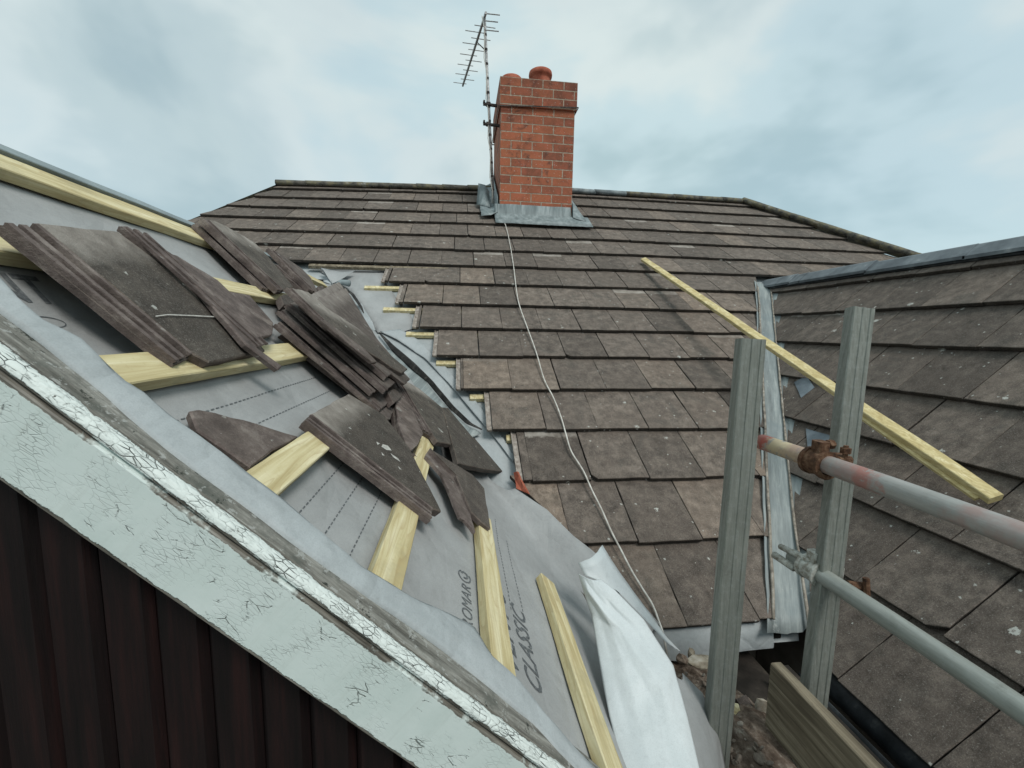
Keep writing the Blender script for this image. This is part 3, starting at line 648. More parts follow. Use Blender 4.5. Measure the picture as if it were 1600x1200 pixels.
# print on the underlay: paired dashed lap lines and lettering
def onL(Y, s):
    d = (s/GL) % 1.; return LW(Y, s, -.030-.010*sin(math.pi*d)+.005*N((Y*3, s*4, 0))+.002*N((Y*11, s*10, 2))+.0012)
def dash(s, y0, y1, slope=0.):
    y = y0
    while y < y1:
        ss = s+slope*(y-y0); quad(bm, onL(y, ss-.0014), onL(y+.011, ss-.0014), onL(y+.011, ss+.0014), onL(y, ss+.0014)); y += .018
for s, a, b in ((1.0, .72, 1.5), (.935, .75, 1.5), (.745, .70, 1.25), (.685, .70, 1.25), (.585+.035, .7, .7), (.645-.02, .70, 1.2), (.165, 1.05, 1.6), (.115, 1.05, 1.5)):
    if b-a > .1:
        bm = bmesh.new(); dash(s, a, b); obj('printed_line', bm, INK, und)
def lettering(txt, Y, s, size, ital=.25, flip=False, width=None, lab=None, bold=0.):
    cu = bpy.data.curves.new('lettering', 'FONT'); cu.body = txt; cu.size = 1; cu.shear = ital; cu.offset = bold; cu.resolution_u = 3
    o = bpy.data.objects.new('lettering', cu); C.objects.link(o); dg = bpy.context.evaluated_depsgraph_get(); dg.update()
    me = bpy.data.meshes.new_from_object(o.evaluated_get(dg)); bpy.data.objects.remove(o)
    b_ = bmesh.new(); b_.from_mesh(me); bmesh.ops.subdivide_edges(b_, edges=[e for e in b_.edges if e.calc_length() > .3], cuts=2)
    wx = max(v.co.x for v in b_.verts); stretch = width/(wx*size) if width else 1.
    for v in b_.verts:
        x, y = v.co.x*size*stretch, v.co.y*size
        v.co = onL(Y+x, s+y) if not flip else onL(Y-x, s-y)
    t_ = obj('lettering', b_, INK, und); tag(t_, lab or ('dark grey lettering on the underlay reading '+txt)); return t_
lettering('CLASSIC', .80, .112, .070, .3, width=.29, bold=.012)
lettering('VENT 3', .80, .184, .070, .3, width=.30, bold=.012)
lettering('CROMAR', .795, .318, .040, .2, width=.19)
lettering('VENT', .655, 1.288, .085, .1, width=.2, lab='dark block lettering half hidden by the loose tile reading VENT', bold=.02)
def ring(Yc, sc, ry, rs, w, n=28, a0=0, a1=6.2832):
    for i in range(n):
        t0, t1 = a0+(a1-a0)*i/n, a0+(a1-a0)*(i+1)/n
        quad(bm, onL(Yc+cos(t0)*ry, sc+sin(t0)*rs), onL(Yc+cos(t1)*ry, sc+sin(t1)*rs), onL(Yc+cos(t1)*(ry-w), sc+sin(t1)*(rs-w)), onL(Yc+cos(t0)*(ry-w), sc+sin(t0)*(rs-w)))
for q, kw in (((1.018, .336, .024, .020, .004), dict(a0=.6, a1=5.4)), ((1.024, .336, .015, .012, .006), dict(a0=2.8, a1=7.6)), ((.785, 1.243, .03, .013, .002), {})):
    bm = bmesh.new(); ring(*q, **kw); obj('printed_mark', bm, INK, und)
# battens
for i, (s, y0, y1, w) in enumerate(((1.695, .66, 2.35, .068), (1.39, .66, 2.3, .064), (1.095, .70, 1.95, .064), (.822, .685, 1.95, .062), (.555, .69, 1.72, .064), (.272, .695, 1.42, .064), (-.014, .60, 1.335, .064))):
    bm = bmesh.new(); bar(bm, LW(y0, s, -.013), LW(y1, s+.004*N((i,1,1)), -.013), nL, w, .028, .0022, 26, .0022); obj('batten', bm, W_NEW, lwing)
# folded-over edge of the underlay along the verge
inn = [(-260,235),(0,436),(27,464),(69,503),(126,528),(158,556),(172,572),(195,594),(226,612),(268,650),(312,680),(390,740),(470,800),(560,882),(637,925),(743,981),(769,1022),(813,1064),(853,1116),(890,1156),(960,1235)]
outr = [(-260,255),(0,481),(77,538),(130,582),(184,632),(264,702),(420,816),(540,906),(633,968),(696,1012),(776,1078),(831,1124),(872,1170),(960,1262)]
bm = bmesh.new(); rows = []
for i in range(121):
    t = i/120; x = -240+t*1190
    A_ = at(x, lerp(inn, x), PL0, .007); n_ = 9
    # the outer edge straight across the slope from the inner one, at constant s
    y_, s_, h_ = Lc(A_)
    B_ = at(x-26, lerp(outr, x-26), PL0, .003); yb, sb, hb = Lc(B_)
    row = []
    for j in range(n_):
        u = j/(n_-1); Y = y_+(yb-y_)*u; s = s_+(sb-s_)*u
        h = .008*(1-u)+.003*u+.003*sin(math.pi*min(1, u*1.15))**.8+.003*N((s*7, u*2, 4))+.003*N((s*20, u*3, 1))
        if j == 0: h = .006+.006*N((s*9, 0, 0))
        row.append(LW(Y+.004*N((s*13, u, 2)), s, h))
    row.append(LW(yb-.003, sb, -.012)); rows.append(row)
grid(bm, rows); thick(obj('underlay_fold', bm, UNDER2, lwing, True), .0012)
# weathered undercloak board, bargeboard with moulded cap, dark cladding
RK0, RK1 = -.62, 1.80
def rake(prof, m, name, step=.03, wob=0., mat_frame=False):
    b_ = bmesh.new(); n = int((RK1-RK0)/step); rows = []
    for i in range(n+1):
        s = RK0+(RK1-RK0)*i/n
        rows.append([V((Y-.595+wob*N((s*8, q, 0)), s, h+wob*N((s*9, q, 3)))) for q, (Y, h) in enumerate(prof)])
    vs = grid(b_, rows)
    b_.faces.new([r[0] for r in [vs[0]]] + vs[0][1:]) if len(prof) > 2 else None
    bmesh.ops.recalc_face_normals(b_, faces=b_.faces)
    o = obj(name, b_, m, None, False)
    o.parent = lwing
    Mw = Matrix.Identity(4); ex, ey, ez = V((0,1,0)), V((-cos(PL_),0,sin(PL_))), nL
    P0 = V((XL, .595, ZL))
    Mw = Matrix(((ex.x,ey.x,ez.x,P0.x),(ex.y,ey.y,ez.y,P0.y),(ex.z,ey.z,ez.z,P0.z),(0,0,0,1)))
    o.matrix_parent_inverse = Matrix.Identity(4); o.matrix_basis = Matrix.Translation(-V(lwing.location)) @ Mw
    return o
rake([(.72,-.03),(.69,-.014),(.668,-.004),(.652,-.001),(.632,.0005),(.613,.001),(.607,-.004),(.607,-.05),(.72,-.05)], VERGE, 'verge_board', .02, .0018)
bb = rake([(.612,-.012),(.610,.001),(.605,.0055),(.597,.0068),(.589,.0052),(.584,.0015),(.582,-.003),(.5825,-.0065),(.5865,-.0075),(.5875,-.0105),(.582,-.0118),(.5805,-.0135),(.5805,-.116),(.583,-.1175),(.6,-.1175),(.602,-.03),(.612,-.03)], PEEL, 'bargeboard', .02, .0007)
bm = bmesh.new(); x = -2.75; W_ = .0665
def rk_z(x, h): # z of the left slope (raised by h) at x
    return ZL-(x-XL)*math.tan(PL_)+h/cos(PL_)
x = -1.02
while x < .9:
    zt0, zt1 = rk_z(x, -.10), rk_z(x+W_, -.10); y0 = .6075; g = .009; dp = random.uniform(-.0012, .0012)
    a, b = x+.0008, x+W_-.0008
    P_ = [V(p) for p in ((a,y0+.02,-EYE+.1),(b,y0+.02,-EYE+.1),(b,y0+.012,-EYE+.1),(b-g,y0+dp,-EYE+.1),(a+g,y0+dp,-EYE+.1),(a,y0+.012,-EYE+.1))]
    Q_ = [V((p.x, p.y, rk_z(p.x, -.10))) for p in P_]
    va, vb = [bm.verts.new(p) for p in P_], [bm.verts.new(p) for p in Q_]
    for j in range(6): bm.faces.new((va[j], va[(j+1)%6], vb[(j+1)%6], vb[j]))
    bm.faces.new(vb); x += W_
bmesh.ops.recalc_face_normals(bm, faces=bm.faces)
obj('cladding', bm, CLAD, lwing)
bm = bmesh.new()
for z0, z1, n_ in ((-EYE, Z0-.05, 1),):
    hexa(bm, [V(p) for p in ((-2.6,.66,z0),(.42,.66,z0),(.42,4.,z0),(-2.6,4.,z0),(-2.6,.66,z1),(.42,.66,z1),(.42,4.,z1),(-2.6,4.,z1))])
P_ = [V((-2.55,.66,Z0-.05)), V((.42,.66,Z0-.05)), V((-1.01,.66,rk_z(-1.01,-.08)))]
va = [bm.verts.new(p) for p in P_]; vb = [bm.verts.new(p+V((0,3.3,0))) for p in P_]
bm.faces.new(va); bm.faces.new(vb[::-1])
for j in range(3): bm.faces.new((va[j], va[(j+1)%3], vb[(j+1)%3], vb[j])[::-1])
obj('wall', bm, FELT, lwing)
bm = bmesh.new(); tp = LW(0, 1.76, -.03); f_ = V((-2.75, 0, -1.2))
quad(bm, V((tp.x,.62,tp.z)), V((tp.x,4.1,tp.z)), V((f_.x,4.1,f_.z)), V((f_.x,.62,f_.z))); obj('far_slope', bm, UNDER, lwing)
bm = bmesh.new(); bar(bm, LW(.62, 1.75, -.006), LW(2.5, 1.75, -.006), nL, .03, .03, nseg=12, wob=.003); obj('ridge_felt', bm, LEADG, lwing)

# ================================================================== VALLEY BETWEEN MAIN SLOPE AND LEFT WING
def ribbon(name, left, right, pl, h, m, label, cat, nseg=40, na=6, bul=.0, wr=.004, hs=None, t=.0015):
    """a sheet lying along a slope between two measured edge lines"""
    b_ = bmesh.new(); rows = []
    def along(L_, t_):
        n_ = len(L_)-1; q = min(int(t_*n_), n_-1); f = t_*n_-q; return (L_[q][0]+(L_[q+1][0]-L_[q][0])*f, L_[q][1]+(L_[q+1][1]-L_[q][1])*f)
    for i in range(nseg+1):
        t_ = i/nseg; a, b = along(left, t_), along(right, t_); row = []
        for j in range(na+1):
            u = j/na; hh = h+(hs(t_, u) if hs else 0)
            p = at(a[0]+(b[0]-a[0])*u, a[1]+(b[1]-a[1])*u, pl, hh); p += pl[0]*(bul*sin(math.pi*u)+wr*N(p, 9)+wr*.5*N(p, 26, 4)); row.append(p)
        rows.append(row)
    grid(b_, rows); o = thick(obj(name, b_, m, None, True), t); return tag(o, label, cat)
ribbon('underlay_strip', [(500,424),(545,452),(575,498),(590,520),(622,520)], [(600,424),(600,440),(622,468),(640,490),(652,512)], PM0, -.074, UNDER, 'pale grey underlay strip lying by the stripped valley above its cross lap', 'underlay strip', wr=.006)
ribbon('underlay_strip', [(594,518),(622,532),(664,560),(700,598),(740,645),(778,690),(802,722)], [(626,514),(655,532),(690,566),(728,608),(762,650),(790,690),(806,716)], PM0, -.070, UNDER2, 'long pale underlay strip running down beside the black edged valley below its cross lap', 'underlay strip', wr=.004)
ribbon('valley_felt', [(592,521),(612,548),(640,575),(668,598),(700,636),(728,662),(752,672)], [(593,519),(617,541),(648,567),(677,596),(709,634),(737,661),(754,671)], PM0, -.055, FELT, 'black felt edge curling up along the open valley', 'felt strip', na=4, hs=lambda t, u: .03*u*sin(math.pi*min(1, t*1.1)), wr=.002)
ribbon('valley_lining', [(600,545),(625,590),(660,640),(690,668),(720,690)], [(620,550),(655,584),(690,626),(722,660),(752,678)], PM0, -.06, LEAD, 'old dull lead lining in the open left valley', 'valley lining', wr=.006)
ribbon('foil_scrap', [(505,440),(520,462),(545,490),(560,505)], [(530,446),(560,470),(580,500),(588,518)], PM0, -.03, UNDER2, 'crumpled pale underlay scrap in the valley beside the tile pile', 'underlay scrap', nseg=22, na=10, wr=.03)
b_ = bmesh.new(); pts = [at(x, y, PM0, .012) for x, y in ((520,446),(534,441),(546,443))]; tube(b_, pts, [.004,.022,.026], 12); o = obj('underlay_roll', b_, LEADG, None, True); tag(o, 'small rolled end of grey underlay above the tile pile', 'underlay roll')
ribbon('felt_scrap', [(530,447),(548,460),(562,480),(568,490)], [(534,446),(553,459),(566,479),(569,489)], PM0, .016, FELT, 'thin black curved strip of felt on the pale underlay', 'felt strip', na=2, wr=.001)
# ------------------------------------------------------------------ loose tiles on the stripped slope
TPL = {}
GRP = 'loose tiles piled on the stripped roof'
def shard(label, px, pl=PL0, t=.023, ribs=None, col=(.45,0,.5,1), jit=.0026, head=None, name='roof_tile', clean=.85, cat='roof tile', mat=None, lipw=.045, inner=()):
    """px: outline (x, y, height over the slope) of the tile's top face. ribs=(i, j): its interlocking edge runs along outline points i to j.
    head=(i, j): the head edge (pale, once covered) is between points i and j"""
    n = pl[0]; P_ = [at(x, y, pl, h) for x, y, h in px]
    nn = V()
    for a, b in zip(P_, P_[1:]+P_[:1]): nn += a.cross(b)
    flip = nn.dot(n) < 0; nn.normalize(); nn = -nn if flip else nn
    if head:
        ha, hb = P_[head[0]], P_[head[1]]; hd = (hb-ha).normalized(); into = nn.cross(hd)
        cen = sum(P_, V())/len(P_)
        if into.dot(cen-ha) < 0: into = -into
        uvf = lambda co: ((co-ha).dot(hd)+px[0][0]*.37, .385-(co-ha).dot(into))
    else: uvf = lambda co: (co.x+px[0][0]*.31, .1*co.y)
    b_ = newbm()
    prism(b_, P_[::-1] if flip else P_, nn, t, col, .0032, jit, .03, uvf, clean, .45)
    if ribs:
        a, b = P_[ribs[0]], P_[ribs[1]]; d = (b-a).normalized(); o = d.cross(nn).normalized(); cen = sum(P_, V())/len(P_)
        if o.dot(cen-a) > 0: o = -o
        e = .001
        def strip(o0, o1, z0, t_, cc, trim=0.):
            q = [a+o*o0+nn*z0+d*trim, b+o*o0+nn*z0-d*trim, b+o*o1+nn*z0-d*trim, a+o*o1+nn*z0+d*trim]
            if (q[1]-q[0]).cross(q[2]-q[1]).dot(nn) < 0: q.reverse()
            prism(b_, q, nn, t_, cc, .002, .0014, .03, lambda co: ((co.x+co.z)*.7, co.y*.1), clean, .5)
        cc = (.5, .9, .3, 1); w = lipw
        for o0, o1, zz in inner: strip(-o1, -o0, zz, zz+.004, (.6,.9,.3,1), .004)
        if inner: w = 0
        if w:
          strip(-.004, w, -.012, t-.008, (.06,.12,.3,1))  # groove floor coloured dark for dirt and for shade between the ribs
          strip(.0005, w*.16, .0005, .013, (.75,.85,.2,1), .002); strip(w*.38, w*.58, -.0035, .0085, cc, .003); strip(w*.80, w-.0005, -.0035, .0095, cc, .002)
    o_ = obj(name, b_, mat or T_LOOSE); tag(o_, label, cat, GRP); TPL[o_.name] = (nn, P_[0]); return o_
# the big one in front and the upturned one leaning on it
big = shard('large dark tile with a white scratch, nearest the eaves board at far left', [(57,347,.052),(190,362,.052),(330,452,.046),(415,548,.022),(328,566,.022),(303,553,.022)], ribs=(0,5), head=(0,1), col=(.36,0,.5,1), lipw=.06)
def splat(tile, pts, wdt=None, m=None, name='scratch'):
    pl = TPL[tile.name]; b_ = bmesh.new()
    if wdt:
        for (xa, ya), (xb, yb) in zip(pts, pts[1:]): quad(b_, *[at(x, y+q, pl, .0009) for x, y, q in ((xa, ya, -wdt), (xa, ya, wdt), (xb, yb, wdt), (xb, yb, -wdt))])
    else: b_.faces.new([b_.verts.new(at(x, y, pl, .0009)) for x, y in pts])
    return obj(name, b_, m or SCR, tile)
splat(big, [(243,494),(262,491.5),(300,493),(340,495),(372,497),(398,499)], .8)
shard('upturned purple brown tile with a long pointed broken edge, leaning on the large dark tile', [(187,352,.066),(197,352,.066),(268,396,.062),(275,398,.062),(340,437,.056),(395,490,.05),(428,512,.045),(426,523,.045),(398,531,.045),(402,545,.042),(441,573,.036),(436,577,.036),(385,538,.045),(300,440,.058)], col=(.55,.85,.3,1), t=.014, jit=.003, ribs=(0,9), inner=((.012,.022,.004),(.036,.05,.005),(.075,.082,.003)))
shard('small flat broken tile piece lying under the upturned tile beside the second batten', [(330,440,.0),(372,440,.0),(428,505,.0),(424,520,.0),(380,500,.0)], col=(.5,.8,.3,1), t=.018)
shard('jagged triangular tile fragment lying on the underlay beside the folded edge', [(297,641,-.008),(308,639,-.008),(380,655,-.008),(466,682,-.004),(440,697,-.004),(392,729,-.008),(352,701,-.008),(309,672,-.008)], col=(.7,.7,.4,1), t=.016, jit=.005)
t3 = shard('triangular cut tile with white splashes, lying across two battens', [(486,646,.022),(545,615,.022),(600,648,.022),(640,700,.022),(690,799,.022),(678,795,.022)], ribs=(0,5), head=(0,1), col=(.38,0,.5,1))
for q in ([(598,694),(606,696),(612,704),(604,703),(596,698)], [(610,708),(622,716),(626,722),(614,714)], [(588,690),(594,693),(590,695)], [(596,706),(601,712),(597,711)], [(622,728),(628,734),(624,733)]): splat(t3, q, name='white_splash')
# the stack in the middle: six tiles on edge to edge, each a little further down
def stk(label, hl, tl, hr, tr, h0, h1, col=(.4,.0,.5,1), ribs=True, head=True, extra=(), t=.02, jit=.003, w=.045):
    px = [(hl[0], hl[1], h0), (hr[0], hr[1], h0), *[(x, y, (h0+h1)/2) for x, y in extra], (tr[0], tr[1], h1), (tl[0], tl[1], h1)]
    shard(label, px, ribs=(0, len(px)-1) if ribs else None, head=(0, 1) if head else None, col=col, t=t, jit=jit, lipw=w)
stk('lowest ribbed tile of the middle stack, its edge resting on the underlay', (443,519), (610,652), (520,484), (642,622), .000, .000, (.3,.5,.4,1), t=.014, w=.032)
stk('second tile from the bottom of the middle stack with two straight purple ribs', (436,503), (597,638), (522,458), (632,608), .027, .026, (.35,.6,.4,1), t=.013, w=.034)
stk('third tile from the bottom of the middle stack with a chipped ribbed edge', (441,484), (586,612), (526,446), (624,594), .054, .053, (.35,.5,.4,1), jit=.005, t=.013, w=.032)
stk('fourth tile from the bottom of the middle stack, blunt and dark ended', (454,474), (606,609), (530,440), (626,590), .078, .077, (.3,.4,.4,1), jit=.004, t=.014, w=.03)
stk('fifth tile from the bottom of the middle stack, just under the pale headed one', (474,474), (606,588), (540,450), (620,578), .102, .10, (.32,.4,.4,1), jit=.004, t=.014, w=.026)
shard('pale headed broken tile on top of the middle stack', [(455,449,.132),(480,455,.132),(508,479,.13),(560,513,.124),(637,577,.114),(628,583,.114),(612,574,.114),(596,562,.116),(575,549,.118),(548,535,.122),(520,512,.126)], ribs=(0,10), head=(0,2), col=(.5,.0,.5,1), jit=.004, t=.016, lipw=.03)
shard('pinkish broken tile end behind the pale headed tile, on the valley side', [(533,492,.09),(548,493,.09),(562,503,.088),(590,530,.082),(612,556,.078),(621,572,.076),(600,560,.08),(570,528,.085)], col=(.75,.55,.4,1), jit=.004, t=.018)
shard('dark splintered tile strip along the valley side of the middle stack', [(566,533,.108),(586,541,.108),(612,562,.10),(641,592,.094),(633,600,.094),(606,580,.10)], col=(.3,.25,.4,1), t=.015, jit=.005)
shard('small broken tile corner fallen below the end of the middle stack', [(592,641,.01),(606,632,.012),(615,640,.01),(611,654,.008),(599,657,.008)], col=(.4,.5,.4,1), t=.018, jit=.005)
shard('crumbled tile end jammed under the lowest stacked tile near the batten', [(606,612,.05),(622,606,.05),(630,618,.046),(616,630,.044)], col=(.25,.3,.4,1), t=.03, jit=.006)
shard('dark wedge of tile between the upper pair and the middle stack', [(438,462,.03),(452,458,.03),(470,470,.03),(462,480,.03),(444,476,.03)], col=(.2,.2,.4,1), t=.03, jit=.004)
shard('slim brown tile sliver lying along the top of the middle stack', [(500,500,.135),(507,499,.135),(570,545,.125),(590,566,.12),(582,566,.12),(540,532,.128)], col=(.65,.6,.4,1), t=.012, jit=.004)
# upper group near the top batten
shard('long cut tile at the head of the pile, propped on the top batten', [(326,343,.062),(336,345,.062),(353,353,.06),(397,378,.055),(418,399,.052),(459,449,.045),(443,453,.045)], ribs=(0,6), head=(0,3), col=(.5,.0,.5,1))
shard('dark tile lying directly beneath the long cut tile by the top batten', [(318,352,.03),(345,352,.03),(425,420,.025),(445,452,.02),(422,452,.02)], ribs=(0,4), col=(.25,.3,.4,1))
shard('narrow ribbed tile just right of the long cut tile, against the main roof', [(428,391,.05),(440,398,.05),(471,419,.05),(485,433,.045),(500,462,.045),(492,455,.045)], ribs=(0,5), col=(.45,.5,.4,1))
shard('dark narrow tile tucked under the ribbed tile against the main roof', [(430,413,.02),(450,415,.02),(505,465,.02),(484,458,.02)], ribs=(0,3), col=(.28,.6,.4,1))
shard('small upright dark tile piece above the crumpled underlay scrap', [(496,448,.05),(504,446,.05),(520,474,.045),(530,492,.04),(520,486,.04)], col=(.3,.5,.4,1), t=.03)
b_ = bmesh.new(); bar(b_, at(481,434,PL0,.03), at(506,446,PL0,.03), nL, .05, .026, nseg=6, wob=.004); o = obj('timber_offcut', b_, W_NEW); tag(o, 'short yellow batten offcut poking out behind the narrow tiles', 'timber offcut')
b_ = bmesh.new(); bar(b_, at(522,479,PM0,.02), at(541,487,PM0,.02), nM, .03, .022, nseg=6, wob=.003); o = obj('timber_offcut', b_, W_NEW); tag(o, 'tiny yellow batten offcut beside the crumpled underlay scrap', 'timber offcut')
# lower group by the valley
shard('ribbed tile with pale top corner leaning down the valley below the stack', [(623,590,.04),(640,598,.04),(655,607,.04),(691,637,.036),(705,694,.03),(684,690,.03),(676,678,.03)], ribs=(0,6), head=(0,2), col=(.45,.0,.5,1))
shard('square dark tile with worn pale lower edge lying over the left valley', [(691,636,.03),(722,639,.03),(755,672,.03),(778,693,.03),(801,738,.03),(760,733,.03),(716,724,.03)], col=(.42,.0,.5,1), clean=.2)
shard('thin pale tile splinter leaning beside the batten end', [(617,612,.03),(624,606,.03),(645,640,.03),(662,678,.03),(652,696,.03),(638,706,.02),(622,660,.02)], col=(.8,.75,.4,1), t=.014, jit=.004)
shard('dark broken tile piece behind the pale splinter', [(612,618,.012),(620,612,.012),(640,700,.005),(652,715,.0),(634,700,.0),(618,672,.005)], col=(.35,.2,.4,1), t=.016)
shard('long narrow pale tile shard lying on the underlay', [(665,712,.012),(673,699,.014),(690,720,.012),(715,756,.01),(733,796,.01),(743,832,.008),(736,822,.008),(727,812,.008),(720,808,.008),(704,770,.01),(690,740,.012)], col=(.65,.75,.4,1), t=.012, jit=.004)
shard('dark broken tile corner with pale snapped edge over the sixth batten', [(672,701,.03),(700,718,.032),(738,741,.034),(757,763,.03),(767,826,.016),(752,815,.016),(737,800,.018),(728,780,.02),(713,742,.024)], col=(.42,.15,.4,1), t=.018, jit=.004)
shard('orange brown tile sliver standing at the cut edge of the main tiles', [(802,738,.03),(808,736,.05),(818,758,.05),(826,772,.03),(806,764,.02)], pl=PM0, col=(.9,.6,.4,1), t=.014, mat=TERRA)

# ================================================================== WHITE SHEET OVER THE EAVES
bm = bmesh.new(); rows = []
Lp = [(904,896,1.40),(912,925,1.36),(924,960,1.31),(938,1040,1.17),(952,1120,1.05),(972,1205,.93),(990,1290,.83)]
Rp = [(938,905,1.36),(960,922,1.33),(1005,968,1.27),(1052,1040,1.16),(1074,1120,1.05),(1092,1205,.94),(1105,1290,.86)]
def along3(L_, t_):
    n_ = len(L_)-1; q = min(int(t_*n_), n_-1); f = t_*n_-q; f2 = f
    return [L_[q][i]+(L_[q+1][i]-L_[q][i])*f2 for i in range(3)]
def tent(u, t, u0, t0, u1, t1, w):                            # a sharp straight crease from (u0, t0) to (u1, t1)
    dx, dy = u1-u0, t1-t0; q = max(0, min(1, ((u-u0)*dx+(t-t0)*dy)/(dx*dx+dy*dy))); d = math.hypot(u-u0-q*dx, (t-t0-q*dy)*1.6)
    return max(0, 1-d/w)
for i in range(97):
    t_ = i/96; a, b = along3(Lp, t_), along3(Rp, t_); A_, B_ = atd(*a), atd(*b); wd = (B_-A_).length; row = []
    for j in range(49):
        u = j/48; p = A_.lerp(B_, u); bulge = .30*wd*sin(math.pi*u)**.75
        cre = .016*tent(u, t_, .15, .12, .72, .52, .16)+.014*tent(u, t_, .72, .52, .95, .95, .22)-.012*tent(u, t_, .72, .52, .2, .62, .12)+.010*tent(u, t_, .3, .3, .35, .95, .14)-.008*tent(u, t_, .6, .25, .8, .45, .1)+.007*tent(u, t_, .5, .6, .55, 1., .1)
        p = p-fw*(bulge+cre)+V((.2,-.6,.7))*(.004*N((u*2+t_*2, t_*3, 0))+.0012*N((u*9, t_*11, 5)))
        row.append(p)
    rows.append(row)
grid(bm, rows)
ws = empty('underlay_sheet', 'loose white underlay sheet rolled into a cone over the eaves', 'underlay sheet', (.62, 1.0, -1.2))
thick(obj('front_fold', bm, SHEET, ws, True), .0012)
bm = bmesh.new(); rows = []
fl = [((903,879,1.44),(941,851,1.5)), ((908,889,1.43),(952,869,1.49)), ((913,898,1.42),(968,894,1.47)), ((930,905,1.41),(990,925,1.45)), ((962,922,1.40),(1018,962,1.42)), ((1000,960,1.385),(1042,996,1.40)), ((1040,1003,1.37),(1063,1018,1.375))]
for i, (a, b) in enumerate(fl):
    A_, B_ = atd(*a), atd(*b); rows.append([A_.lerp(B_, j/8)-fw*(.03*sin(math.pi*j/8)*(1-i/7))+V((0,0,.003*N((i, j, 0), .8))) for j in range(9)])
grid(bm, rows); thick(obj('back_fold', bm, SHEET, ws, True), .0012)
bm = bmesh.new(); rows = []
for i in range(25):                                           # grey underside turning away on the right
    t_ = i/24; a = along3([(1050,1050,1.22),(1066,1100,1.14),(1080,1160,1.06),(1094,1240,.97)], t_); b = along3([(1066,1052,1.24),(1098,1084,1.24),(1122,1145,1.17),(1142,1240,1.08)], t_)
    A_, B_ = atd(*a), atd(*b); rows.append([A_.lerp(B_, j/10)-fw*(.03*sin(math.pi*j/10)+.004*N((i*.3, j*.5, 2))) for j in range(11)])
grid(bm, rows); tag(thick(obj('inner_fold', bm, UNDER, ws, True), .0012), 'grey underside of the sheet turning away on the right')

# ================================================================== LATH, SCAFFOLD, BOARD
lb = empty('timber_lath', 'long yellow timber lath lying across the lead valley on both tiled slopes', 'timber lath', at(1190,522,PM0,.03))
bm = bmesh.new(); A_ = at(1005,405,PM0,.03); B_ = at(1556,780,PR0,.03)
d_ = (B_-A_).normalized(); bar(bm, A_, B_, (nM+nR).normalized(), .05, .03, .003, 60, .004)
o = obj('lath', bm, W_LATH, lb)
bm = bmesh.new(); mp = A_.lerp(B_, .80); bar(bm, mp, B_.lerp(A_, .01), (nM+nR).normalized(), .03, .012)
for v in bm.verts: v.co += (nM+nR).normalized()*-.02+d_.cross(nM+nR).normalized()*.022
obj('split_edge', bm, W_LATH, lb)
def post(label, top, bot, dep, w, dz):
    A_, B_ = atd(*top, dep[0]), atd(*bot, dep[1]); d_ = (B_-A_).normalized()
    B2 = A_+d_*((A_.z+EYE-.02)/-d_.z) if False else A_+d_*2.6
    e = empty('scaffold_post', label, 'scaffold post', B2, 'galvanised scaffold posts')
    face = -fw; s = d_.cross(face).normalized(); n = s.cross(d_)
    if n.dot(fw) > 0: n = -n
    bm = bmesh.new(); t_ = .034
    ring = [(-.5,-1),(.5,-1),(.5,-.08),(.46,0),(.30,0),(.27,-.07),(.10,-.07),(.07,0),(-.07,0),(-.10,-.07),(-.27,-.07),(-.30,0),(-.46,0),(-.5,-.08)]
    rows = []
    for i in range(27):
        p = A_+d_*(2.6*i/26); rows.append([bm.verts.new(p+s*x*w*(1+.004*N((i, x, 0)))+n*(y*t_+t_/2)+s*.0012*N((i*.6, 1, dep[0]))) for x, y in ring])
    for r1, r2 in zip(rows, rows[1:]):
        for j in range(len(ring)): jj = (j+1) % len(ring); bm.faces.new((r1[j], r1[jj], r2[jj], r2[j]))
    bm.faces.new(rows[0][::-1]); bm.faces.new(rows[-1]); bmesh.ops.recalc_face_normals(bm, faces=bm.faces)
    obj('post', bm, POST, e)
    bm = bmesh.new(); bar(bm, B2, B2+V((0,0,.008)), s, .15, .15); obj('base_plate', bm, POST, e)
    return A_, d_, s, n
pl_ = post('left galvanised post rising between the main tiles and the lead valley', (1173,530), (1119,1165), (1.12,1.17), .064, 0)
pr_ = post('right galvanised post held by two scaffold tubes', (1344,482), (1271,1092), (1.20,1.19), .060, 0)
def scaff(name, label, P, y1, r, m, kind):
    e = empty(name, label, 'scaffold tube', P, 'scaffold guard tubes')
    bm = bmesh.new(); pts = [P+V((.0, -(P.y-y1)*i/20, .003*sin(i*.5))) for i in range(21)]; rg = tube(bm, pts, r, 24, False)
    # hollow end
    inner = tube(bm, [pts[0]+V((0,-.0,0)), pts[0]-V((0,.12,0))], r*.86, 24, False)
    for j in range(24): bm.faces.new((rg[0][j], inner[0][j], inner[0][(j+1)%24], rg[0][(j+1)%24]))
    bm.faces.new(inner[1]); bm.faces.new(rg[-1]); obj('tube', bm, m, e, True)
    return e
ta = scaff('scaffold_tube', 'upper scaffold tube with chipped red and cream painted end', V((.93,1.2,-.322)), -.9, .0235, TUBE_A, 0)
tb = scaff('scaffold_tube', 'lower pale grey scaffold tube with shiny bolted clamp at its end', V((1.0,1.118,-.655)), -.9, .0225, TUBE_B, 1)
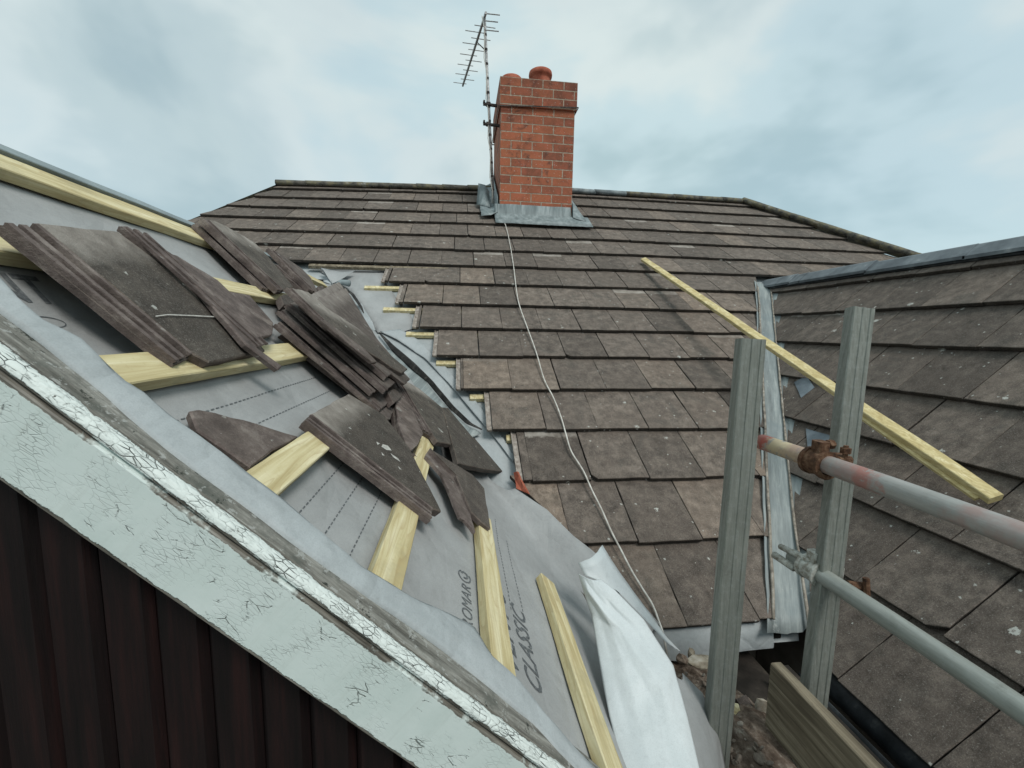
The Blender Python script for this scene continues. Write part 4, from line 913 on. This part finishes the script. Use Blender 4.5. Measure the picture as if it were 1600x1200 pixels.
def clamp(e, c, r, m, mbolt, side, big=True):
    bm = bmesh.new(); n = 22
    for y0, y1, rr in ((-.026, .026, r+.009), (-.03, -.02, r+.013), (.02, .03, r+.013)):
        pts = [(c+V((0, y0, 0)), r+.0006), (c+V((0, y0, 0)), rr), (c+V((0, y1, 0)), rr), (c+V((0, y1, 0)), r+.0006)]
        rings = [[bm.verts.new(p+V((cos(2*math.pi*j/n), 0, sin(2*math.pi*j/n)))*(q*(1+.03*N((j, y0*90, 3))))) for j in range(n)] for p, q in pts]
        for a, b in zip(rings, rings[1:]):
            for j in range(n): bm.faces.new((a[j], a[(j+1)%n], b[(j+1)%n], b[j]))
    bar(bm, c+V((.0,.0,r+.004)), c+V((0,0,r+.034)), (0,1,0), .03, .034, .004); bar(bm, c+V((side*(r+.002),0,0)), c+V((side*(r+.05),.0,-.002)), (0,0,1), .05, .045, .006)
    bmesh.ops.recalc_face_normals(bm, faces=bm.faces); k = obj('coupler', bm, m, e)
    for q, (a, b) in enumerate((((-.012,.0,r+.022),(.04,.0,r+.026)), ((side*(r+.03),-.02,-.035),(side*(r+.03),-.02,.05)))):
        bm = bmesh.new(); A_, B_ = c+V(a), c+V(b); tube(bm, [A_, B_], .006, 10); d_ = (B_-A_).normalized(); tube(bm, [B_-d_*.02, B_-d_*.006], .0125, 6); tube(bm, [A_, A_+d_*.009], .012, 6); obj('bolt', bm, mbolt, k)
clamp(ta, V((.93,.985,-.322)), .0235, RUST, RUST, 1)
clamp(tb, V((1.0,1.04,-.655)), .0225, ZINC, RUST, 1)
bm = bmesh.new(); tube(bm, [V((.985,1.15,-.64)), V((.985,1.05,-.628)), V((1.02,1.0,-.62))], .009, 10); tube(bm, [V((.975,1.16,-.672)), V((.975,1.08,-.67))], .011, 10); obj('clamp_arm', bm, ZINC, tb, True)
bm = bmesh.new(); c = V((1.035,.965,-.655)); tube(bm, [c, c+V((.045,-.015,.0))], .012, 8); tube(bm, [c+V((.03,-.03,-.03)), c+V((.03,-.02,.03))], .008, 8); obj('swivel_nut', bm, RUST, tb)
bd = empty('scaffold_board', 'weathered timber board set on edge beside the rubble gutter', 'timber board', (.862, .4, -1.2))
bm = bmesh.new(); bar(bm, (.862,.982,-.977), (.862,-.6,-.977), (0,0,1), .032, .19, .003, 30, .004); obj('board', bm, W_OLD, bd)
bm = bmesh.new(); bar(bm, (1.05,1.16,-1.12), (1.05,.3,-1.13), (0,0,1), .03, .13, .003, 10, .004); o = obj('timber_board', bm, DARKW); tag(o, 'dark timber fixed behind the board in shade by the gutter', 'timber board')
# ------------------------------------------------------------------ rubble
bm = bmesh.new(); rows = []
for i in range(70):
    y = 1.70-i*.022; rows.append([V((.42+j*.0115, y, -1.155+.02*N((j*.25, i*.25, 0))+.035*N((j*.08, i*.08, 3))+.012*N((j*.7, i*.7, 6))-.10*max(0, (y-1.05)/.4))) for j in range(48)])
grid(bm, rows); o = obj('rubble', bm, RUB); tag(o, 'loose dirt and mortar rubble lying in the gutter below the eaves', 'rubble', kind='stuff')
bm = bmesh.new()
def lump(bm, p, r, el=(1,1,1), seed=0):
    g = bmesh.ops.create_icosphere(bm, subdivisions=2, radius=1)
    rot = Matrix.Rotation(random.random()*6, 3, V((random.random(), random.random(), random.random()+.1)).normalized())
    for v in g['verts']:
        c = v.co.copy(); c = c*(1+.35*N(c, 1.6, seed)); c = V((c.x*el[0], c.y*el[1], c.z*el[2])); v.co = rot @ (c*r)+V(p)
for i in range(420):
    x, y = random.uniform(.55, .845), random.uniform(.4, 1.25); r = random.choice((.004,.005,.007,.009,.013)); lump(bm, (x, y, -1.145+.02*random.random()), r, (1.2, .9, .55), i)
o = obj('rubble', bm, RUBS); tag(o, 'small stones and mortar crumbs scattered over the gutter dirt', 'rubble', kind='stuff')
def chunk(label, p, r, el, m=RUBW, seed=1, name='mortar_lump', cat='mortar lump'):
    b_ = bmesh.new(); lump(b_, p, r, el, seed); tag(obj(name, b_, m), label, cat, 'loose lumps below the eaves')
random.seed(5)
for i, (px, d_, r, el, lb_) in enumerate((((1196,1112),1.36,.03,(1.6,.9,.35),'pale mortar slab at the foot of the board'), ((1226,1174),1.28,.026,(1.5,1,.4),'pale mortar piece nearest the bottom edge of the photo, by the board'), ((1183,1152),1.33,.022,(1.6,.8,.5),'long white mortar splinter in the dirt'), ((1152,1150),1.36,.02,(1.2,1,.6),'rounded grey stone in the dirt beside the left post'), ((1096,1034),1.42,.03,(1.9,.9,.4),'yellowish mortar bed left on the wall head by the white sheet'), ((1080,1022),1.46,.016,(1.4,1,.8),'small cream lump on the wall head under the drooping underlay'), ((1066,1030),1.42,.02,(1,1,.8),'brown mortar lump touching the white sheet'))):
    chunk(lb_, atd(*px, d_), r, el, RUBW if i != 6 else RUB, i*3+1)
def frag(label, px, d_, n=V((0,-.3,1)), m=T_LOOSE, t=.018, col=(.8,.7,.4,1)):
    b_ = newbm(); P_ = [atd(x, y, d_+q) for x, y, q in px]; nn = (P_[1]-P_[0]).cross(P_[2]-P_[0]).normalized()
    if nn.z < 0: P_.reverse(); nn = -nn
    prism(b_, P_, nn, t, col, .002, .003, .02, lambda co: (co.x, 0)); return tag(obj('tile_fragment', b_, m), label, 'tile fragment', 'loose lumps below the eaves')
frag('ribbed grey tile fragment standing in the gutter dirt', [(1150,1092,.03),(1166,1085,.04),(1192,1126,.0),(1172,1134,.0)], 1.36, col=(.7,.6,.4,1))
frag('flat brown tile fragment lying below the ribbed one', [(1168,1136,0),(1204,1138,0),(1216,1160,-.03),(1186,1166,-.03)], 1.33, col=(.75,.7,.4,1))
b_ = bmesh.new(); lump(b_, atd(1146,1110,1.37), .014, (.6,1,1.7), 3); tag(obj('wood_chip', b_, W_NEW), 'yellow wood chip in the dirt beside the left post', 'wood chip')
# dark void behind
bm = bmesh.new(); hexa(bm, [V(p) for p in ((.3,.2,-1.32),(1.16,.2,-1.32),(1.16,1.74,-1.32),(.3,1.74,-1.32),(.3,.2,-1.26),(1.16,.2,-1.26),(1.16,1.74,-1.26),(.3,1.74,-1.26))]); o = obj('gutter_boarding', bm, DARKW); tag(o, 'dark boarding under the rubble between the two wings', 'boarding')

# ================================================================== AERIAL AND CABLE
an = empty('tv_antenna', 'television aerial on a leaning mast strapped to the chimney', 'antenna', (.38, 5.3, 1.6))
YM = 5.36; base, tip = aty(771,318,YM), aty(757,27,YM)
bm = bmesh.new(); tube(bm, [base, tip], .016, 10); obj('mast', bm, ALU, an, True)
bm = bmesh.new()
tube(bm, [base.lerp(tip, i/14)+V((-.018+.012*sin(i*2.1), -.018, 0)) for i in range(15)], .0055, 6); obj('lead_wire', bm, CABLE, an, True)
bm = bmesh.new()
for i in range(1, 13):
    p = base.lerp(tip, i/13.2); bm = bmesh.new(); tube(bm, [p-V((0,0,.012)), p+V((0,0,.012))], .0185, 10); obj('tape', bm, DARKM, an)
far = aty(723,134,YM*1.285*1.0); b0 = tip+V((0,-.06,-.02)); bdv = (far-tip)
bm = bmesh.new(); bar(bm, tip-bdv*.05, far, (0,0,1), .022, .026); obj('boom', bm, ALU, an)
ax = V((1.,.10,.02)).normalized(); bu = ax.cross(bdv.normalized())
for i in range(12):
    p = tip.lerp(far, .12+.86*i/11); ln = .125-.03*i/11
    bm = bmesh.new(); sh = (-1)**i*.045; tube(bm, [p-ax*(ln-sh)+bu*.016, p+ax*(ln+sh)+bu*.016], .0048, 6); obj('element', bm, ALU, an)
for q, (dz, l_) in enumerate(((.0, .14), (-.075, .12), (-.17, .13))):
    bm = bmesh.new(); p = tip+V((.03, -.06, dz)); tube(bm, [p-V((.03,0,0)), p+V((l_,0,.0))], .006, 6); obj('reflector', bm, ALU, an)
bm = bmesh.new(); tube(bm, [tip.lerp(far, .3), tip.lerp(far, .22)-V((0,0,.09)), base.lerp(tip, .82)+V((0,-.02,0))], .006, 6); obj('feed_wire', bm, DARKM, an, True)
for zpx in (163, 194):
    bm = bmesh.new(); p = aty(763, zpx, YM); bar(bm, p+V((-.06,-.0,0)), V((cx0+.0 if zpx > 180 else cx0-.03, YM, p.z-.01)), (0,0,1), .03, .026); tube(bm, [p+V((-.05,-.03,.02)), p+V((-.05,.03,.02))], .012, 8); bar(bm, p+V((0,-.028,0)), p+V((0,.03,0)), (0,0,1), .05, .03); obj('bracket', bm, DARKM, an)
bm = bmesh.new()
cp = [(783,341),(790,352),(797,382),(803,420),(806,446),(811,475),(824,512),(838,551),(850,592),(864,620),(876,650),(885,681),(893,706),(911,735),(925,766),(940,796),(955,830),(969,857),(986,890),(1004,920),(1020,946),(1031,975),(1037,992)]
P_ = [at(x, y, PM0, .014) for x, y in cp]; fine = []
for i in range(len(P_)-1):
    p0, p1, p2, p3 = P_[max(i-1,0)], P_[i], P_[i+1], P_[min(i+2, len(P_)-1)]
    for q in range(5):
        t_ = q/5; fine.append(.5*((2*p1)+(p2-p0)*t_+(2*p0-5*p1+4*p2-p3)*t_*t_+(3*p1-p0-3*p2+p3)*t_**3))
fine.append(P_[-1]); fine.append(P_[-1]+V((.01,-.02,-.08)))
for i, p in enumerate(fine):                                  # sag into the real height of the uneven slope
    k = ((p-V((p.x, Y0, Z0))).length)/G; fr = k-math.floor(k)
    tgt = V((p.x, p.y, p.z))
tube(bm, fine, .0042, 8); o = obj('aerial_cable', bm, CABLE, None, True); tag(o, 'thin white aerial cable trailing down the tiles from the chimney foot', 'cable')

# ================================================================== GROUND, SKY, LIGHT
bm = bmesh.new(); quad(bm, V((-900,-900,-EYE)), V((900,-900,-EYE)), V((900,900,-EYE)), V((-900,900,-EYE))); o = obj('ground', bm, GROUND); o['kind'] = 'structure'; o['label'] = 'paved ground far below the roofs'
sc = bpy.context.scene
w = bpy.data.worlds.new('World'); sc.world = w; w.use_nodes = True; nt = w.node_tree; nd = nt.nodes; lk = nt.links
bg = nd['Background']; bg.inputs['Strength'].default_value = .1
sky = nd.new('ShaderNodeTexSky'); sky.sky_type = 'NISHITA'; sky.sun_disc = False
SUN_EL, SUN_AZ = R(52), R(150)
sky.sun_elevation = SUN_EL; sky.sun_rotation = SUN_AZ; sky.air_density = 1.1; sky.dust_density = .6
tc = nd.new('ShaderNodeTexCoord')
def wn(scale, det, rough, sc3, loc=(0,0,0), dist=0.):
    mp = nd.new('ShaderNodeMapping'); mp.inputs['Scale'].default_value = sc3; mp.inputs['Location'].default_value = loc; lk.new(tc.outputs['Generated'], mp.inputs[0])
    n = nd.new('ShaderNodeTexNoise'); n.inputs['Scale'].default_value = scale; n.inputs['Detail'].default_value = det; n.inputs['Roughness'].default_value = rough; n.inputs['Distortion'].default_value = dist
    lk.new(mp.outputs[0], n.inputs['Vector']); return n.outputs[0]
def wramp(f, *st):
    n = nd.new('ShaderNodeValToRGB'); e = n.color_ramp.elements; n.color_ramp.interpolation = 'EASE'
    while len(e) < len(st): e.new(.5)
    for x, (p, c) in zip(e, st): x.position = p; x.color = (*c, 1)
    lk.new(f, n.inputs[0]); return n.outputs[0]
def wmix(f, a, b, mode='MIX'):
    n = nd.new('ShaderNodeMix'); n.data_type = 'RGBA'; n.blend_type = mode
    for s_, v_ in ((n.inputs[0], f), (n.inputs[6], a), (n.inputs[7], b)):
        if isinstance(v_, bpy.types.NodeSocket): lk.new(v_, s_)
        elif isinstance(v_, tuple): s_.default_value = (*v_, 1)
        else: s_.default_value = v_
    return n.outputs[2]
cl = wramp(wn(1.6, 5, .5, (1,1,1.7), (.35,.15,.2), .3), (.36, (3.35,4.5,4.8)), (.45, (4.35,5.5,5.8)), (.53, (5.2,5.95,5.95)), (.62, (4.15,5.05,5.2)), (.71, (3.3,4.25,4.5)))
cov = wramp(wn(1.3, 5, .5, (1,1,1.6), (2.3,.4,1.2), .5), (.34, (.84,)*3), (.6, (.99,)*3))
skb = wmix(1., sky.outputs[0], (.95,1.05,1.), 'MULTIPLY')
lk.new(wmix(cov, skb, cl), bg.inputs['Color'])
sl = bpy.data.lights.new('sun', 'SUN'); sl.energy = 1.5; sl.angle = R(20); sl.color = (1, .965, .91)
so = bpy.data.objects.new('sun', sl); C.objects.link(so)
# the sky's azimuth runs clockwise from +Y
sd = V((sin(SUN_AZ)*cos(SUN_EL), cos(SUN_AZ)*cos(SUN_EL), sin(SUN_EL)))
so.rotation_euler = sd.to_track_quat('Z', 'Y').to_euler()
# lift everything so that the ground lies at z = 0
for o in list(C.objects):
    if o.parent is None: o.location.z += EYE
vs_ = sc.view_settings; sc.display_settings.display_device = 'sRGB'; vs_.view_transform = 'Standard'; vs_.look = 'None'; vs_.exposure = .42; vs_.gamma = 1; vs_.use_curve_mapping = False
sc.render.engine = 'CYCLES'; sc.cycles.max_bounces = 6
